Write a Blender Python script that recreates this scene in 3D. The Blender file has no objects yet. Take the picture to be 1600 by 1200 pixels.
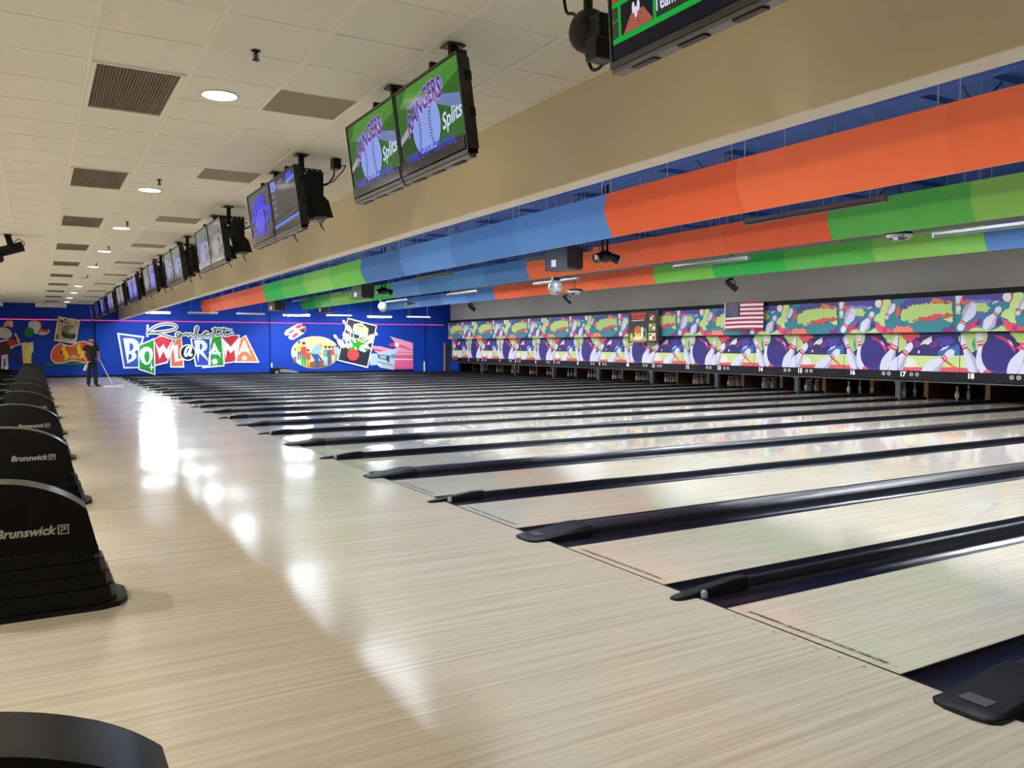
# Bowling alley seen along the approach: lanes run to the right, blue mural wall at the end.
LAMP_COOL, LAMP_WASH, LAMP_MASK, LAMP_ROW1, LAMP_ROW2, LAMP_DOWN, LAMP_EXTRA, SCREENS, EXPOSURE = 105., 450., 80., 300., 600., 9., 700., .95, 0.
EXTRA_LIGHTS = [(x, y) for x in (-5.2, -7.4) for y in (2.8, 6.4, 10.1, 13.7, 17.4, 21.0, 24.7, 28.4, 32.0)]  # unseen fill lamps, added to brighten the ceiling and approach
SEAM = [((-2.84, 5.06), (-2.163, 5.06)), ((-2.163, 5.06), (-2.163, 5.36))]
import bpy, math, random
from mathutils import Vector, Matrix
from mathutils.geometry import tessellate_polygon
random.seed(7)
SC = bpy.context.scene
COL = SC.collection
PI = math.pi

# ------------------------------------------------------------------ colours and materials
def lin(h):
    h = h.lstrip('#')
    o = []
    for i in (0, 2, 4):
        c = int(h[i:i+2], 16)/255
        o.append(c/12.92 if c <= .04045 else ((c+.055)/1.055)**2.4)
    return (o[0], o[1], o[2], 1)

_M = {}
def mat(name, col, rough=.5, metal=0., emit=None, es=0., coat=0., spec=.5, bump=None, var=None):
    """one principled material; bump=(scale,strength), var=(scale,amount) add noise"""
    if name in _M: return _M[name]
    m = bpy.data.materials.new(name); m.use_nodes = True
    nt = m.node_tree; b = nt.nodes['Principled BSDF']
    c = lin(col) if isinstance(col, str) else col
    b.inputs['Base Color'].default_value = c
    b.inputs['Roughness'].default_value = rough
    b.inputs['Metallic'].default_value = metal
    b.inputs['Specular IOR Level'].default_value = spec
    b.inputs['Coat Weight'].default_value = coat
    b.inputs['Coat Roughness'].default_value = .08
    if emit:
        b.inputs['Emission Color'].default_value = lin(emit) if isinstance(emit, str) else emit
        b.inputs['Emission Strength'].default_value = es
    if bump or var:
        tc = nt.nodes.new('ShaderNodeTexCoord')
        if bump:
            n = nt.nodes.new('ShaderNodeTexNoise'); n.inputs['Scale'].default_value = bump[0]; n.inputs['Detail'].default_value = 4
            nt.links.new(tc.outputs['Object'], n.inputs['Vector'])
            bp = nt.nodes.new('ShaderNodeBump'); bp.inputs['Strength'].default_value = bump[1]; bp.inputs['Distance'].default_value = .01
            nt.links.new(n.outputs['Fac'], bp.inputs['Height']); nt.links.new(bp.outputs['Normal'], b.inputs['Normal'])
        if var:
            n = nt.nodes.new('ShaderNodeTexNoise'); n.inputs['Scale'].default_value = var[0]; n.inputs['Detail'].default_value = 5
            nt.links.new(tc.outputs['Object'], n.inputs['Vector'])
            mx = nt.nodes.new('ShaderNodeMix'); mx.data_type = 'RGBA'
            k = var[1]
            mx.inputs['A'].default_value = (c[0]*(1-k), c[1]*(1-k), c[2]*(1-k), 1)
            mx.inputs['B'].default_value = (min(1, c[0]*(1+k)), min(1, c[1]*(1+k)), min(1, c[2]*(1+k)), 1)
            nt.links.new(n.outputs['Fac'], mx.inputs['Factor']); nt.links.new(mx.outputs['Result'], b.inputs['Base Color'])
    _M[name] = m
    return m

def paint(h, k=1.):
    c = lin(h); return mat('paint_%s_%d' % (h.strip('#'), int(k*100)), (c[0]*k, c[1]*k, c[2]*k, 1), .55, spec=.3)
def glow(h, s=.9):
    s *= SCREENS
    return mat('screen_%s_%d' % (h.strip('#'), int(s*100)), '#050505', .15, emit=h, es=s, spec=.09)

def wood(name, a, b, rough, coat=0., undulate=0., spec=.5):
    """pale boards running along X, laid side by side along Y"""
    m = bpy.data.materials.new(name); m.use_nodes = True
    nt = m.node_tree; N = nt.nodes.new; L = nt.links.new
    p = nt.nodes['Principled BSDF']
    tc = N('ShaderNodeTexCoord')
    mp = N('ShaderNodeMapping'); mp.inputs['Scale'].default_value = (.55, 38., 1.); L(tc.outputs['Object'], mp.inputs['Vector'])
    n1 = N('ShaderNodeTexNoise'); n1.inputs['Scale'].default_value = 1.; n1.inputs['Detail'].default_value = 3; L(mp.outputs['Vector'], n1.inputs['Vector'])
    mp2 = N('ShaderNodeMapping'); mp2.inputs['Scale'].default_value = (2.2, 120., 1.); L(tc.outputs['Object'], mp2.inputs['Vector'])
    n2 = N('ShaderNodeTexNoise'); n2.inputs['Scale'].default_value = 1.; n2.inputs['Detail'].default_value = 2; L(mp2.outputs['Vector'], n2.inputs['Vector'])
    n3 = N('ShaderNodeTexNoise'); n3.inputs['Scale'].default_value = .8; L(tc.outputs['Object'], n3.inputs['Vector'])
    ad = N('ShaderNodeMath'); ad.operation = 'MULTIPLY_ADD'; ad.inputs[1].default_value = .45; L(n2.outputs['Fac'], ad.inputs[0]); L(n1.outputs['Fac'], ad.inputs[2])
    cr = N('ShaderNodeValToRGB'); cr.color_ramp.elements[0].position = .52; cr.color_ramp.elements[1].position = .92
    cr.color_ramp.elements[0].color = lin(a); cr.color_ramp.elements[1].color = lin(b)
    L(ad.outputs[0], cr.inputs['Fac'])
    mx = N('ShaderNodeMix'); mx.data_type = 'RGBA'; mx.blend_type = 'MULTIPLY'; mx.inputs['B'].default_value = (.93, .93, .95, 1)
    L(n3.outputs['Fac'], mx.inputs['Factor']); L(cr.outputs['Color'], mx.inputs['A']); L(mx.outputs['Result'], p.inputs['Base Color'])
    p.inputs['Specular IOR Level'].default_value = spec
    p.inputs['Roughness'].default_value = rough; p.inputs['Coat Weight'].default_value = coat; p.inputs['Coat Roughness'].default_value = .06
    if undulate:
        # the real floor is very slightly crowned from lane to lane
        sp = N('ShaderNodeSeparateXYZ'); L(tc.outputs['Object'], sp.inputs[0])
        si = N('ShaderNodeMath'); si.operation = 'MULTIPLY'; si.inputs[1].default_value = 2*PI/1.6866; L(sp.outputs['Y'], si.inputs[0])
        s2 = N('ShaderNodeMath'); s2.operation = 'SINE'; L(si.outputs[0], s2.inputs[0])
        n4 = N('ShaderNodeTexNoise'); n4.inputs['Scale'].default_value = 1.6; L(tc.outputs['Object'], n4.inputs['Vector'])
        sm = N('ShaderNodeMath'); sm.operation = 'MULTIPLY_ADD'; sm.inputs[1].default_value = .9; L(n4.outputs['Fac'], sm.inputs[0]); L(s2.outputs[0], sm.inputs[2])
        bp = N('ShaderNodeBump'); bp.inputs['Strength'].default_value = 1.; bp.inputs['Distance'].default_value = undulate
        L(sm.outputs[0], bp.inputs['Height']); L(bp.outputs['Normal'], p.inputs['Normal']); L(bp.outputs['Normal'], p.inputs['Coat Normal'])
    return m

# ------------------------------------------------------------------ mesh builder
class MB:
    def __init__(s): s.v = []; s.f = []; s.mi = []; s.m = []
    def mid(s, m):
        if m not in s.m: s.m.append(m)
        return s.m.index(m)
    def add(s, vs, fs, m):
        o = len(s.v); i = s.mid(m); s.v += [tuple(q) for q in vs]
        for f in fs: s.f.append([o+k for k in f]); s.mi.append(i)
    def box(s, x0, x1, y0, y1, z0, z1, m):
        s.add([(x0,y0,z0),(x1,y0,z0),(x1,y1,z0),(x0,y1,z0),(x0,y0,z1),(x1,y0,z1),(x1,y1,z1),(x0,y1,z1)],
              [(0,3,2,1),(4,5,6,7),(0,1,5,4),(1,2,6,5),(2,3,7,6),(3,0,4,7)], m)
    def cyl(s, a, b, r0, r1, m, n=12, cap=True):
        a, b = Vector(a), Vector(b); d = (b-a).normalized()
        u = d.orthogonal().normalized(); w = d.cross(u)
        vs = [a+(u*math.cos(2*PI*k/n)+w*math.sin(2*PI*k/n))*r0 for k in range(n)]+[b+(u*math.cos(2*PI*k/n)+w*math.sin(2*PI*k/n))*r1 for k in range(n)]
        fs = [(k, (k+1) % n, n+(k+1) % n, n+k) for k in range(n)]
        if cap: fs += [tuple(range(n))[::-1], tuple(range(n, 2*n))]
        s.add(vs, fs, m)
    def tube(s, pts, r, m, n=6):
        P = [Vector(q) for q in pts]; rings = []
        up = None
        for i, q in enumerate(P):
            d = (P[min(i+1, len(P)-1)]-P[max(i-1, 0)]).normalized()
            if up is None: up = d.orthogonal().normalized()
            up = (up-d*up.dot(d))
            up = up.normalized() if up.length > 1e-6 else d.orthogonal().normalized()
            w = d.cross(up); rr = r[i] if isinstance(r, (list, tuple)) else r
            rings.append([q+(up*math.cos(2*PI*k/n)+w*math.sin(2*PI*k/n))*rr for k in range(n)])
        vs = [v for g in rings for v in g]; fs = []
        for i in range(len(P)-1):
            for k in range(n): fs.append((i*n+k, i*n+(k+1) % n, (i+1)*n+(k+1) % n, (i+1)*n+k))
        fs += [tuple(range(n))[::-1], tuple(range((len(P)-1)*n, len(P)*n))]
        s.add(vs, fs, m)
    def lathe(s, prof, m, c=(0,0,0), n=20, M=None, mats=None):
        """prof: [(r,z)] bottom to top about Z; mats: material per band"""
        vs = []; c = Vector(c)
        for r, z in prof:
            for k in range(n):
                q = Vector((r*math.cos(2*PI*k/n), r*math.sin(2*PI*k/n), z))
                vs.append((M @ q if M else q)+c)
        o = len(s.v); s.v += [tuple(q) for q in vs]
        for i in range(len(prof)-1):
            mm = s.mid(mats[i] if mats else m)
            for k in range(n):
                s.f.append([o+i*n+k, o+i*n+(k+1) % n, o+(i+1)*n+(k+1) % n, o+(i+1)*n+k]); s.mi.append(mm)
        if prof[0][0] > 1e-5: s.f.append([o+k for k in range(n)][::-1]); s.mi.append(s.mid(mats[0] if mats else m))
        if prof[-1][0] > 1e-5: s.f.append([o+(len(prof)-1)*n+k for k in range(n)]); s.mi.append(s.mid(mats[-1] if mats else m))
    def ell(s, c, r, m, n=16, k=10, M=None):
        prof = [(math.cos(-PI/2+PI*i/k), math.sin(-PI/2+PI*i/k)) for i in range(k+1)]
        T = Matrix.Diagonal((r[0], r[1], r[2]))
        if M: T = M.to_3x3() @ T
        s.lathe([(max(a, 1e-6), b) for a, b in prof], m, c, n, T)
    def prism(s, poly, axis, a0, a1, m):
        """extrude a 2D polygon; axis 'y': poly=(x,z); 'x': poly=(y,z); 'z': poly=(x,y)"""
        def P(q, t): return {'y': (q[0], t, q[1]), 'x': (t, q[0], q[1]), 'z': (q[0], q[1], t)}[axis]
        n = len(poly)
        vs = [P(q, a0) for q in poly]+[P(q, a1) for q in poly]
        fs = [(i, (i+1) % n, n+(i+1) % n, n+i) for i in range(n)]
        tr = tessellate_polygon([[Vector((q[0], q[1], 0)) for q in poly]])
        fs += [tuple(t) for t in tr]+[tuple(n+i for i in t[::-1]) for t in tr]
        s.add(vs, fs, m)
    def flat(s, poly, B, h, m):
        """a flat painted shape: poly in plane coords, B=(origin, ex, ey, en), h=height over the plane"""
        O, ex, ey, en = B
        tr = tessellate_polygon([[Vector((q[0], q[1], 0)) for q in poly]])
        vs = [O+ex*q[0]+ey*q[1]+en*h for q in poly]
        nn = ex.cross(ey)
        fs = []
        for t in tr:
            a, b, c = (Vector(vs[i]) for i in t)
            nrm = (b-a).cross(c-a)
            if nrm.length < 1e-12: continue
            fs.append(tuple(t) if nrm.dot(en) > 0 else tuple(t[::-1]))
        s.add(vs, fs, m)
    def plate(s, poly, B, h0, h1, m):
        """a flat shape with real thickness h0..h1"""
        O, ex, ey, en = B; n = len(poly)
        lo = [O+ex*q[0]+ey*q[1]+en*h0 for q in poly]; hi = [O+ex*q[0]+ey*q[1]+en*h1 for q in poly]
        tr = tessellate_polygon([[Vector((q[0], q[1], 0)) for q in poly]])
        fs = [(i, (i+1) % n, n+(i+1) % n, n+i) for i in range(n)]+[tuple(n+i for i in t) for t in tr]+[tuple(t[::-1]) for t in tr]
        s.add(lo+hi, fs, m)
    def build(s, name, parent=None, smooth=False, bevel=0, seg=2, ang=35):
        me = bpy.data.meshes.new(name); me.from_pydata(s.v, [], s.f)
        for m in s.m: me.materials.append(m)
        me.polygons.foreach_set('material_index', s.mi)
        if smooth: me.polygons.foreach_set('use_smooth', [True]*len(me.polygons))
        me.update()
        o = bpy.data.objects.new(name, me); COL.objects.link(o)
        if parent: o.parent = parent
        if smooth:
            try:
                for e in me.edges: pass
                me.set_sharp_from_angle(angle=math.radians(ang))
            except Exception: pass
        if bevel:
            b = o.modifiers.new('bevel', 'BEVEL'); b.width = bevel; b.segments = seg; b.limit_method = 'ANGLE'; b.angle_limit = math.radians(30)
            b.harden_normals = False
        return o

def tag(o, label=None, cat=None, group=None, kind=None):
    if label: o['label'] = label
    if cat: o['category'] = cat
    if group: o['group'] = group
    if kind: o['kind'] = kind
    return o
def empty(name, loc=(0,0,0), rot=(0,0,0), label=None, cat=None, group=None):
    o = bpy.data.objects.new(name, None); COL.objects.link(o)
    o.empty_display_size = .1; o.location = loc; o.rotation_euler = rot
    return tag(o, label, cat, group)
def kids(o): return list(o.children)
def copy_tree(o, loc=None, rot=None, label=None, group=None, parent=None):
    c = o.copy(); COL.objects.link(c)
    if parent is not None: c.parent = parent
    if loc is not None: c.location = loc
    if rot is not None: c.rotation_euler = rot
    if label: c['label'] = label
    if group: c['group'] = group
    for ch in kids(o): copy_tree(ch, parent=c)
    return c
def ordn(n):
    w = ['zeroth','first','second','third','fourth','fifth','sixth','seventh','eighth','ninth','tenth','eleventh','twelfth','thirteenth','fourteenth','fifteenth','sixteenth','seventeenth','eighteenth','nineteenth','twentieth']
    if n <= 20: return w[n]
    return 'twenty-'+w[n-20]

_T = {}
def text2d(txt, size=1., bold=0., shear=0., align='CENTER', spacing=1.):
    key = (txt, bold, shear, align, spacing)
    if key not in _T:
        cu = bpy.data.curves.new('t', 'FONT'); cu.body = txt; cu.size = 1.; cu.offset = bold; cu.shear = shear; cu.align_x = align; cu.align_y = 'CENTER'
        cu.resolution_u = 3; cu.space_character = spacing
        o = bpy.data.objects.new('t', cu); COL.objects.link(o)
        bpy.context.view_layer.update()
        me = o.evaluated_get(bpy.context.evaluated_depsgraph_get()).to_mesh()
        _T[key] = ([(v.co.x, v.co.y) for v in me.vertices], [tuple(p.vertices) for p in me.polygons])
        o.to_mesh_clear(); bpy.data.objects.remove(o); bpy.data.curves.remove(cu)
    v, f = _T[key]
    return [(x*size, y*size) for x, y in v], f
def write(mb, txt, B, at, size, m, h=.002, rot=0., warp=None, **k):
    v, f = text2d(txt, size, **k)
    O, ex, ey, en = B; c, s_ = math.cos(rot), math.sin(rot); vs = []
    for x, y in v:
        if warp: x, y = warp(x, y)
        x, y = x*c-y*s_, x*s_+y*c
        vs.append(O+ex*(x+at[0])+ey*(y+at[1])+en*h)
    flip = ex.cross(ey).dot(en) < 0
    mb.add(vs, [q[::-1] for q in f] if flip else f, m)

def smooth_line(pts, n=4):
    P = [Vector(p) for p in pts]; o = []
    for i in range(len(P)-1):
        a, b, c, d = P[max(i-1, 0)], P[i], P[i+1], P[min(i+2, len(P)-1)]
        for k in range(n):
            t = k/n; o.append(tuple(.5*((2*b)+(c-a)*t+(2*a-5*b+4*c-d)*t*t+(3*b-a-3*c+d)*t**3)))
    o.append(tuple(P[-1])); return o
def smooth_line3(pts, n=5):
    P = [Vector(p) for p in pts]; o = []
    for i in range(len(P)-1):
        a, b, c, d = P[max(i-1, 0)], P[i], P[i+1], P[min(i+2, len(P)-1)]
        for k in range(n):
            t = k/n; o.append(.5*((2*b)+(c-a)*t+(2*a-5*b+4*c-d)*t*t+(3*b-a-3*c+d)*t**3))
    o.append(P[-1]); return o
PIN = [(0,.058),(.02,.072),(.1,.105),(.2,.14),(.3,.157),(.4,.15),(.5,.117),(.6,.08),(.68,.062),(.74,.064),(.82,.078),(.9,.082),(.96,.06),(1,.012)]
def pin2d(b, t, w):
    """outline of a painted bowling pin with its base at b and its head at t, w = width over length"""
    ax = Vector((t[0]-b[0], t[1]-b[1])); L = ax.length; ax /= L; nx = Vector((-ax.y, ax.x)); k = w/.314
    def at(s_, o): q = Vector(b)+ax*(s_*L)+nx*(o*L*k); return (q.x, q.y)
    out = [at(s_, r) for s_, r in PIN]+[at(s_, -r) for s_, r in PIN[::-1]]
    band = lambda a, c: [at(a, .068), at(c, .066), at(c, -.066), at(a, -.068)]
    shade = [at(s_, -r) for s_, r in PIN[1:9]]+[at(s_, -r*.35) for s_, r in PIN[1:9][::-1]]
    return out, shade, band(.655, .705), band(.735, .765)
def clip(poly, x0, x1, y0, y1):
    def cut(P, ax, v, keep):
        o = []
        for i in range(len(P)):
            a, b = P[i-1], P[i]; ia, ib = keep(a[ax], v), keep(b[ax], v)
            if ia != ib:
                t = (v-a[ax])/(b[ax]-a[ax]); o.append((a[0]+(b[0]-a[0])*t, a[1]+(b[1]-a[1])*t))
            if ib: o.append(b)
        return o
    for ax, v, k in ((0, x0, lambda a, b: a >= b), (0, x1, lambda a, b: a <= b), (1, y0, lambda a, b: a >= b), (1, y1, lambda a, b: a <= b)):
        poly = cut(poly, ax, v, k)
        if len(poly) < 3: return []
    return poly
def jagged(poly, amp, rnd, step=.045):
    o = []
    for i in range(len(poly)):
        a, b = poly[i-1], poly[i]; d = math.hypot(b[0]-a[0], b[1]-a[1]); n = max(1, int(d/step))
        for k in range(n):
            t = k/n; j = amp if k else amp*.4
            o.append((a[0]+(b[0]-a[0])*t+rnd.uniform(-j, j), a[1]+(b[1]-a[1])*t+rnd.uniform(-j, j)))
    return o
def art(mb, shapes, B, rect, h0=.0015, dh=.0004, seed=3, dim=1.):
    """paint a list of shapes (p polygon, n pin, e ellipse) layer over layer inside rect"""
    rnd = random.Random(seed); h = h0
    for kind, col, pts, w in shapes:
        if kind == 'p':
            P = jagged(pts, w*.85, rnd) if w else pts
            P = clip(P, *rect) if rect else P
            if P: mb.flat(P, B, h, paint(col, dim)); h += dh
        elif kind == 'e':
            (cx, cy), (rx, ry) = pts
            P = [(cx+rx*math.cos(2*PI*i/36), cy+ry*math.sin(2*PI*i/36)) for i in range(36)]
            P = clip(P, *rect) if rect else P
            if P: mb.flat(P, B, h, paint(col, dim)); h += dh
        elif kind == 'n':
            for P, c in zip(pin2d(pts[0], pts[1], w), ('#dedcf0', '#b6b2cc', '#d2404e', '#d2404e')):
                P = clip(P, *rect) if rect else P
                if P: mb.flat(P, B, h, paint(c, dim)); h += dh

VX, VY, VZ = Vector((1,0,0)), Vector((0,1,0)), Vector((0,0,1))
LOWER = [('p','#b9d47c',[(-0.038,1.837),(0.302,1.832),(0.229,1.537),(0.169,1.36),(-0.008,1.269)],0.03),('p','#e0505e',[(0.06,1.82),(0.477,1.814),(0.636,1.696),(0.419,1.61),(0.325,1.537),(0.26,1.596),(0.13,1.627)],0.05),('p','#7a2a78',[(0.465,1.654),(0.641,1.536),(0.582,1.391),(0.44,1.419)],0.04),('p','#6a2780',[(0.856,1.536),(1.096,1.62),(1.072,1.421),(0.891,1.392)],0.04),('p','#2f66b4',[(1.105,1.278),(1.368,1.421),(1.57,1.478),(1.687,1.394),(1.692,1.221),(1.107,1.215)],0.04),('p','#4b3aa0',[(1.036,1.649),(1.449,1.688),(1.569,1.534),(1.221,1.421)],0.05),('p','#cde08f',[(0.173,1.194),(0.987,1.185),(1.692,1.21),(1.975,1.197),(2.043,0.708),(0.187,0.648)],0.0),('p','#e8ead8',[(0.271,1.139),(0.496,1.068),(0.564,0.865),(0.182,0.856)],0.03),('p','#e4566a',[(0.021,0.768),(0.149,0.879),(1.115,0.901),(1.871,0.902),(2.29,0.744),(2.292,0.649),(0.024,0.643)],0.01),('p','#e6e2dd',[(0.621,1.463),(0.702,1.579),(0.838,1.651),(0.929,1.693),(0.953,1.564),(0.843,1.472),(0.734,1.501)],0.01),('p','#e9f0ff',[(0.568,1.326),(0.609,1.327),(0.61,1.251),(0.57,1.251)],0),('p','#cfe0ee',[(1.164,1.33),(1.265,1.421),(1.286,1.407),(1.188,1.307)],0),('p','#cfe0ee',[(1.229,1.353),(1.33,1.444),(1.351,1.43),(1.253,1.33)],0),('p','#cfe0ee',[(1.293,1.376),(1.394,1.466),(1.414,1.452),(1.317,1.353)],0),('p','#b8d27a',[(1.676,1.811),(2.342,1.802),(2.351,1.477),(1.972,1.285),(1.797,1.533)],0.02),('p','#2a8f9a',[(1.979,1.532),(2.046,1.642),(2.081,1.368),(2.013,1.313)],0.02),('p','#b7d277',[(2.868,1.794),(3.566,1.784),(3.578,1.374),(3.158,1.425)],0.03),('p','#e0505e',[(3.032,1.424),(3.23,1.529),(3.332,1.425),(3.114,1.215)],0.04),('n','w',[(0.679,0.649),(1.54,1.332)],0.36),('p','#c8523f',[(1.259,1.103),(1.312,1.115),(1.541,0.939),(1.672,0.878),(1.572,0.884),(1.38,0.998)],0),('n','w',[(2.099,0.71),(1.679,1.714)],0.27),('n','w',[(2.318,0.704),(2.137,1.832)],0.29),('e','#2b2474',[(2.639,1.242),(0.418,0.47)],0),('p','#c22c68',[(2.518,1.7),(2.716,1.677),(2.901,1.556),(3.028,1.385),(3.011,1.267),(2.917,1.411),(2.771,1.557),(2.586,1.638)],0.01),('p','#f3d7e2',[(2.835,1.596),(2.927,1.516),(2.968,1.437),(2.876,1.517)],0.01),('p','#4a35a0',[(2.394,0.882),(2.662,0.814),(2.893,0.895),(2.741,0.785),(2.53,0.778)],0.01),('p','#e4566a',[(2.287,0.852),(2.421,0.87),(2.64,0.661),(2.292,0.649)],0.01),('n','w',[(2.913,0.611),(3.397,1.717)],0.34),('n','w',[(3.15,0.619),(3.769,1.522)],0.36),('n','w',[(-0.223,0.619),(0.396,1.522)],0.36)]
UPPER = [('p','#4c418f',[(-0.075,2.75),(1.754,2.737),(1.65,2.48),(1.119,2.46),(0.745,2.447),(0.513,2.487),(0.166,2.503),(-0.07,2.561)],0.03),('p','#7381c8',[(0.244,2.562),(0.712,2.547),(1.117,2.52),(1.045,2.464),(0.745,2.454),(0.277,2.506)],0.03),('p','#e0604f',[(0.034,2.619),(0.176,2.721),(0.188,2.564),(0.497,2.488),(0.311,2.411),(0.117,2.505)],0.04),('p','#b9d67e',[(0.498,2.457),(0.744,2.462),(0.838,2.367),(0.884,2.319),(0.75,2.241),(0.596,2.284),(0.488,2.257)],0.05),('p','#b9d67e',[(-0.069,2.498),(0.021,2.478),(0.156,2.269),(-0.005,2.227),(-0.063,2.276)],0.05),('p','#e0505e',[(0.58,2.293),(0.743,2.249),(0.66,2.206),(0.566,2.232)],0.04),('p','#3d6ea8',[(0.474,2.196),(0.69,2.22),(0.75,2.241),(0.884,2.319),(0.814,2.147),(0.602,2.054),(0.432,2.027)],0.04),('p','#cf2b6c',[(0.262,1.891),(0.385,2.013),(0.601,2.108),(0.649,2.038),(0.59,1.947),(0.514,1.871),(0.36,1.781),(0.265,1.782)],0.06),('p','#4a2b78',[(0.51,2.01),(0.662,2.137),(0.665,2.006),(0.575,1.916)],0.04),('p','#b9d67e',[(0.329,1.766),(0.452,1.872),(0.575,1.909),(0.7,1.853),(0.972,1.856),(1.119,1.921),(1.327,1.79),(1.328,1.753)],0.05),('p','#2d7f92',[(0.988,2.361),(1.045,2.464),(1.132,2.497),(1.221,2.456),(1.268,2.35),(1.213,2.247),(1.126,2.213),(1.036,2.254)],0.0),('p','#4a2b78',[(0.967,2.06),(1.128,2.123),(1.161,1.995),(1.061,1.892),(0.97,1.924)],0.04),('p','#c4e08a',[(1.381,2.715),(1.615,2.701),(1.628,2.277),(1.427,2.343),(1.418,2.166),(1.48,1.987),(1.322,1.991),(1.128,2.115),(1.112,2.176),(1.24,2.306),(1.309,2.437)],0.05),('p','#e8456a',[(1.122,2.071),(1.218,2.053),(1.351,1.975),(1.539,1.912),(1.779,1.863),(1.783,1.747),(1.328,1.753),(1.178,1.919)],0.04),('p','#a52a80',[(1.368,1.901),(1.495,1.942),(1.57,1.838),(1.486,1.765),(1.385,1.811)],0.05),('n','w',[(-0.005,2.84),(0.099,2.287)],0.44),('n','w',[(0.474,2.489),(0.112,1.816)],0.44),('n','w',[(0.747,1.829),(1.099,2.364)],0.46),('p','#e6e2dd',[(1.137,2.579),(1.172,2.667),(1.258,2.707),(1.353,2.657),(1.364,2.553),(1.294,2.467),(1.191,2.487)],0),('p','#b0505a',[(1.316,2.689),(1.389,2.655),(1.372,2.523),(1.309,2.43),(1.287,2.46),(1.349,2.554)],0),('p','#dfeadf',[(0.903,2.447),(0.984,2.504),(1.022,2.495),(0.97,2.485),(0.919,2.424)],0),('p','#dfeadf',[(0.94,2.464),(1.017,2.508),(1.044,2.494),(1.0,2.484),(0.956,2.44)],0),('p','#dfeadf',[(0.977,2.48),(1.049,2.513),(1.066,2.493),(1.029,2.482),(0.993,2.457)],0),('p','#dd5f52',[(1.809,2.505),(1.874,2.487),(1.895,2.311),(1.817,2.181),(1.769,2.183)],0.04),('n','w',[(1.719,2.56),(1.474,2.146)],0.44),('p','#4c418f',[(2.084,2.671),(3.302,2.695),(3.321,2.514),(2.734,2.555),(2.308,2.511),(2.028,2.397),(1.834,2.478)],0.03),('p','#b9d67e',[(1.868,2.139),(1.996,2.413),(2.215,2.497),(2.37,2.519),(2.734,2.555),(3.321,2.501),(3.328,2.238),(3.068,2.227),(2.803,2.221),(2.563,2.178),(2.257,2.062),(2.003,2.107)],0.06),('p','#e07a44',[(2.704,2.55),(2.792,2.651),(3.306,2.543),(3.321,2.495),(3.032,2.519)],0.04),('p','#e0505e',[(2.241,2.063),(2.532,2.187),(2.802,2.236),(3.328,2.246),(3.331,2.128),(3.099,2.156),(2.746,2.096),(2.443,2.081)],0.05),('p','#c4e08a',[(3.071,2.115),(3.33,2.169),(3.333,2.053),(3.19,2.04)],0.04),('p','#ee7f66',[(1.719,1.863),(1.814,1.964),(1.975,1.941),(2.102,1.973),(2.261,1.906),(2.342,1.795),(1.72,1.804)],0.05),('p','#7a2a78',[(3.107,1.869),(3.335,1.975),(3.34,1.782),(3.051,1.786)],0.05)]
SCRIPT = [[(1.321,2.355),(1.3,1.915)],[(1.306,2.017),(1.417,2.142),(1.587,2.302),(1.905,2.442),(2.223,2.473),(2.478,2.431),(2.584,2.347),(2.485,2.22),(2.132,2.125),(1.687,2.072),(1.352,2.039),(1.708,2.054),(2.001,1.942),(2.318,1.83),(2.553,1.803),(2.726,1.873),(2.754,1.981),(2.665,2.061),(2.574,2.014),(2.576,1.923),(2.666,1.896),(2.732,1.981),(2.814,1.966),(2.944,1.971),(3.028,2.029),(3.106,1.914),(3.206,2.031),(3.288,1.939),(3.358,1.931),(3.448,2.075),(3.543,2.262),(3.501,2.354),(3.433,2.237),(3.451,2.005),(3.555,1.908),(3.71,1.926),(3.844,2.008),(3.978,2.068),(3.935,2.114),(3.834,2.055),(3.832,1.961),(3.931,1.904),(4.088,1.944),(4.269,2.063),(4.328,2.27)],[(4.335,2.305),(4.34,2.035),(4.447,1.947),(4.56,2.009),(4.72,2.08),(4.75,2.286)],[(4.755,2.298),(4.76,2.026),(4.854,1.944),(5.014,1.974),(5.164,2.065)],[(4.216,2.245),(4.542,2.258),(5.087,2.218)]]
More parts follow.
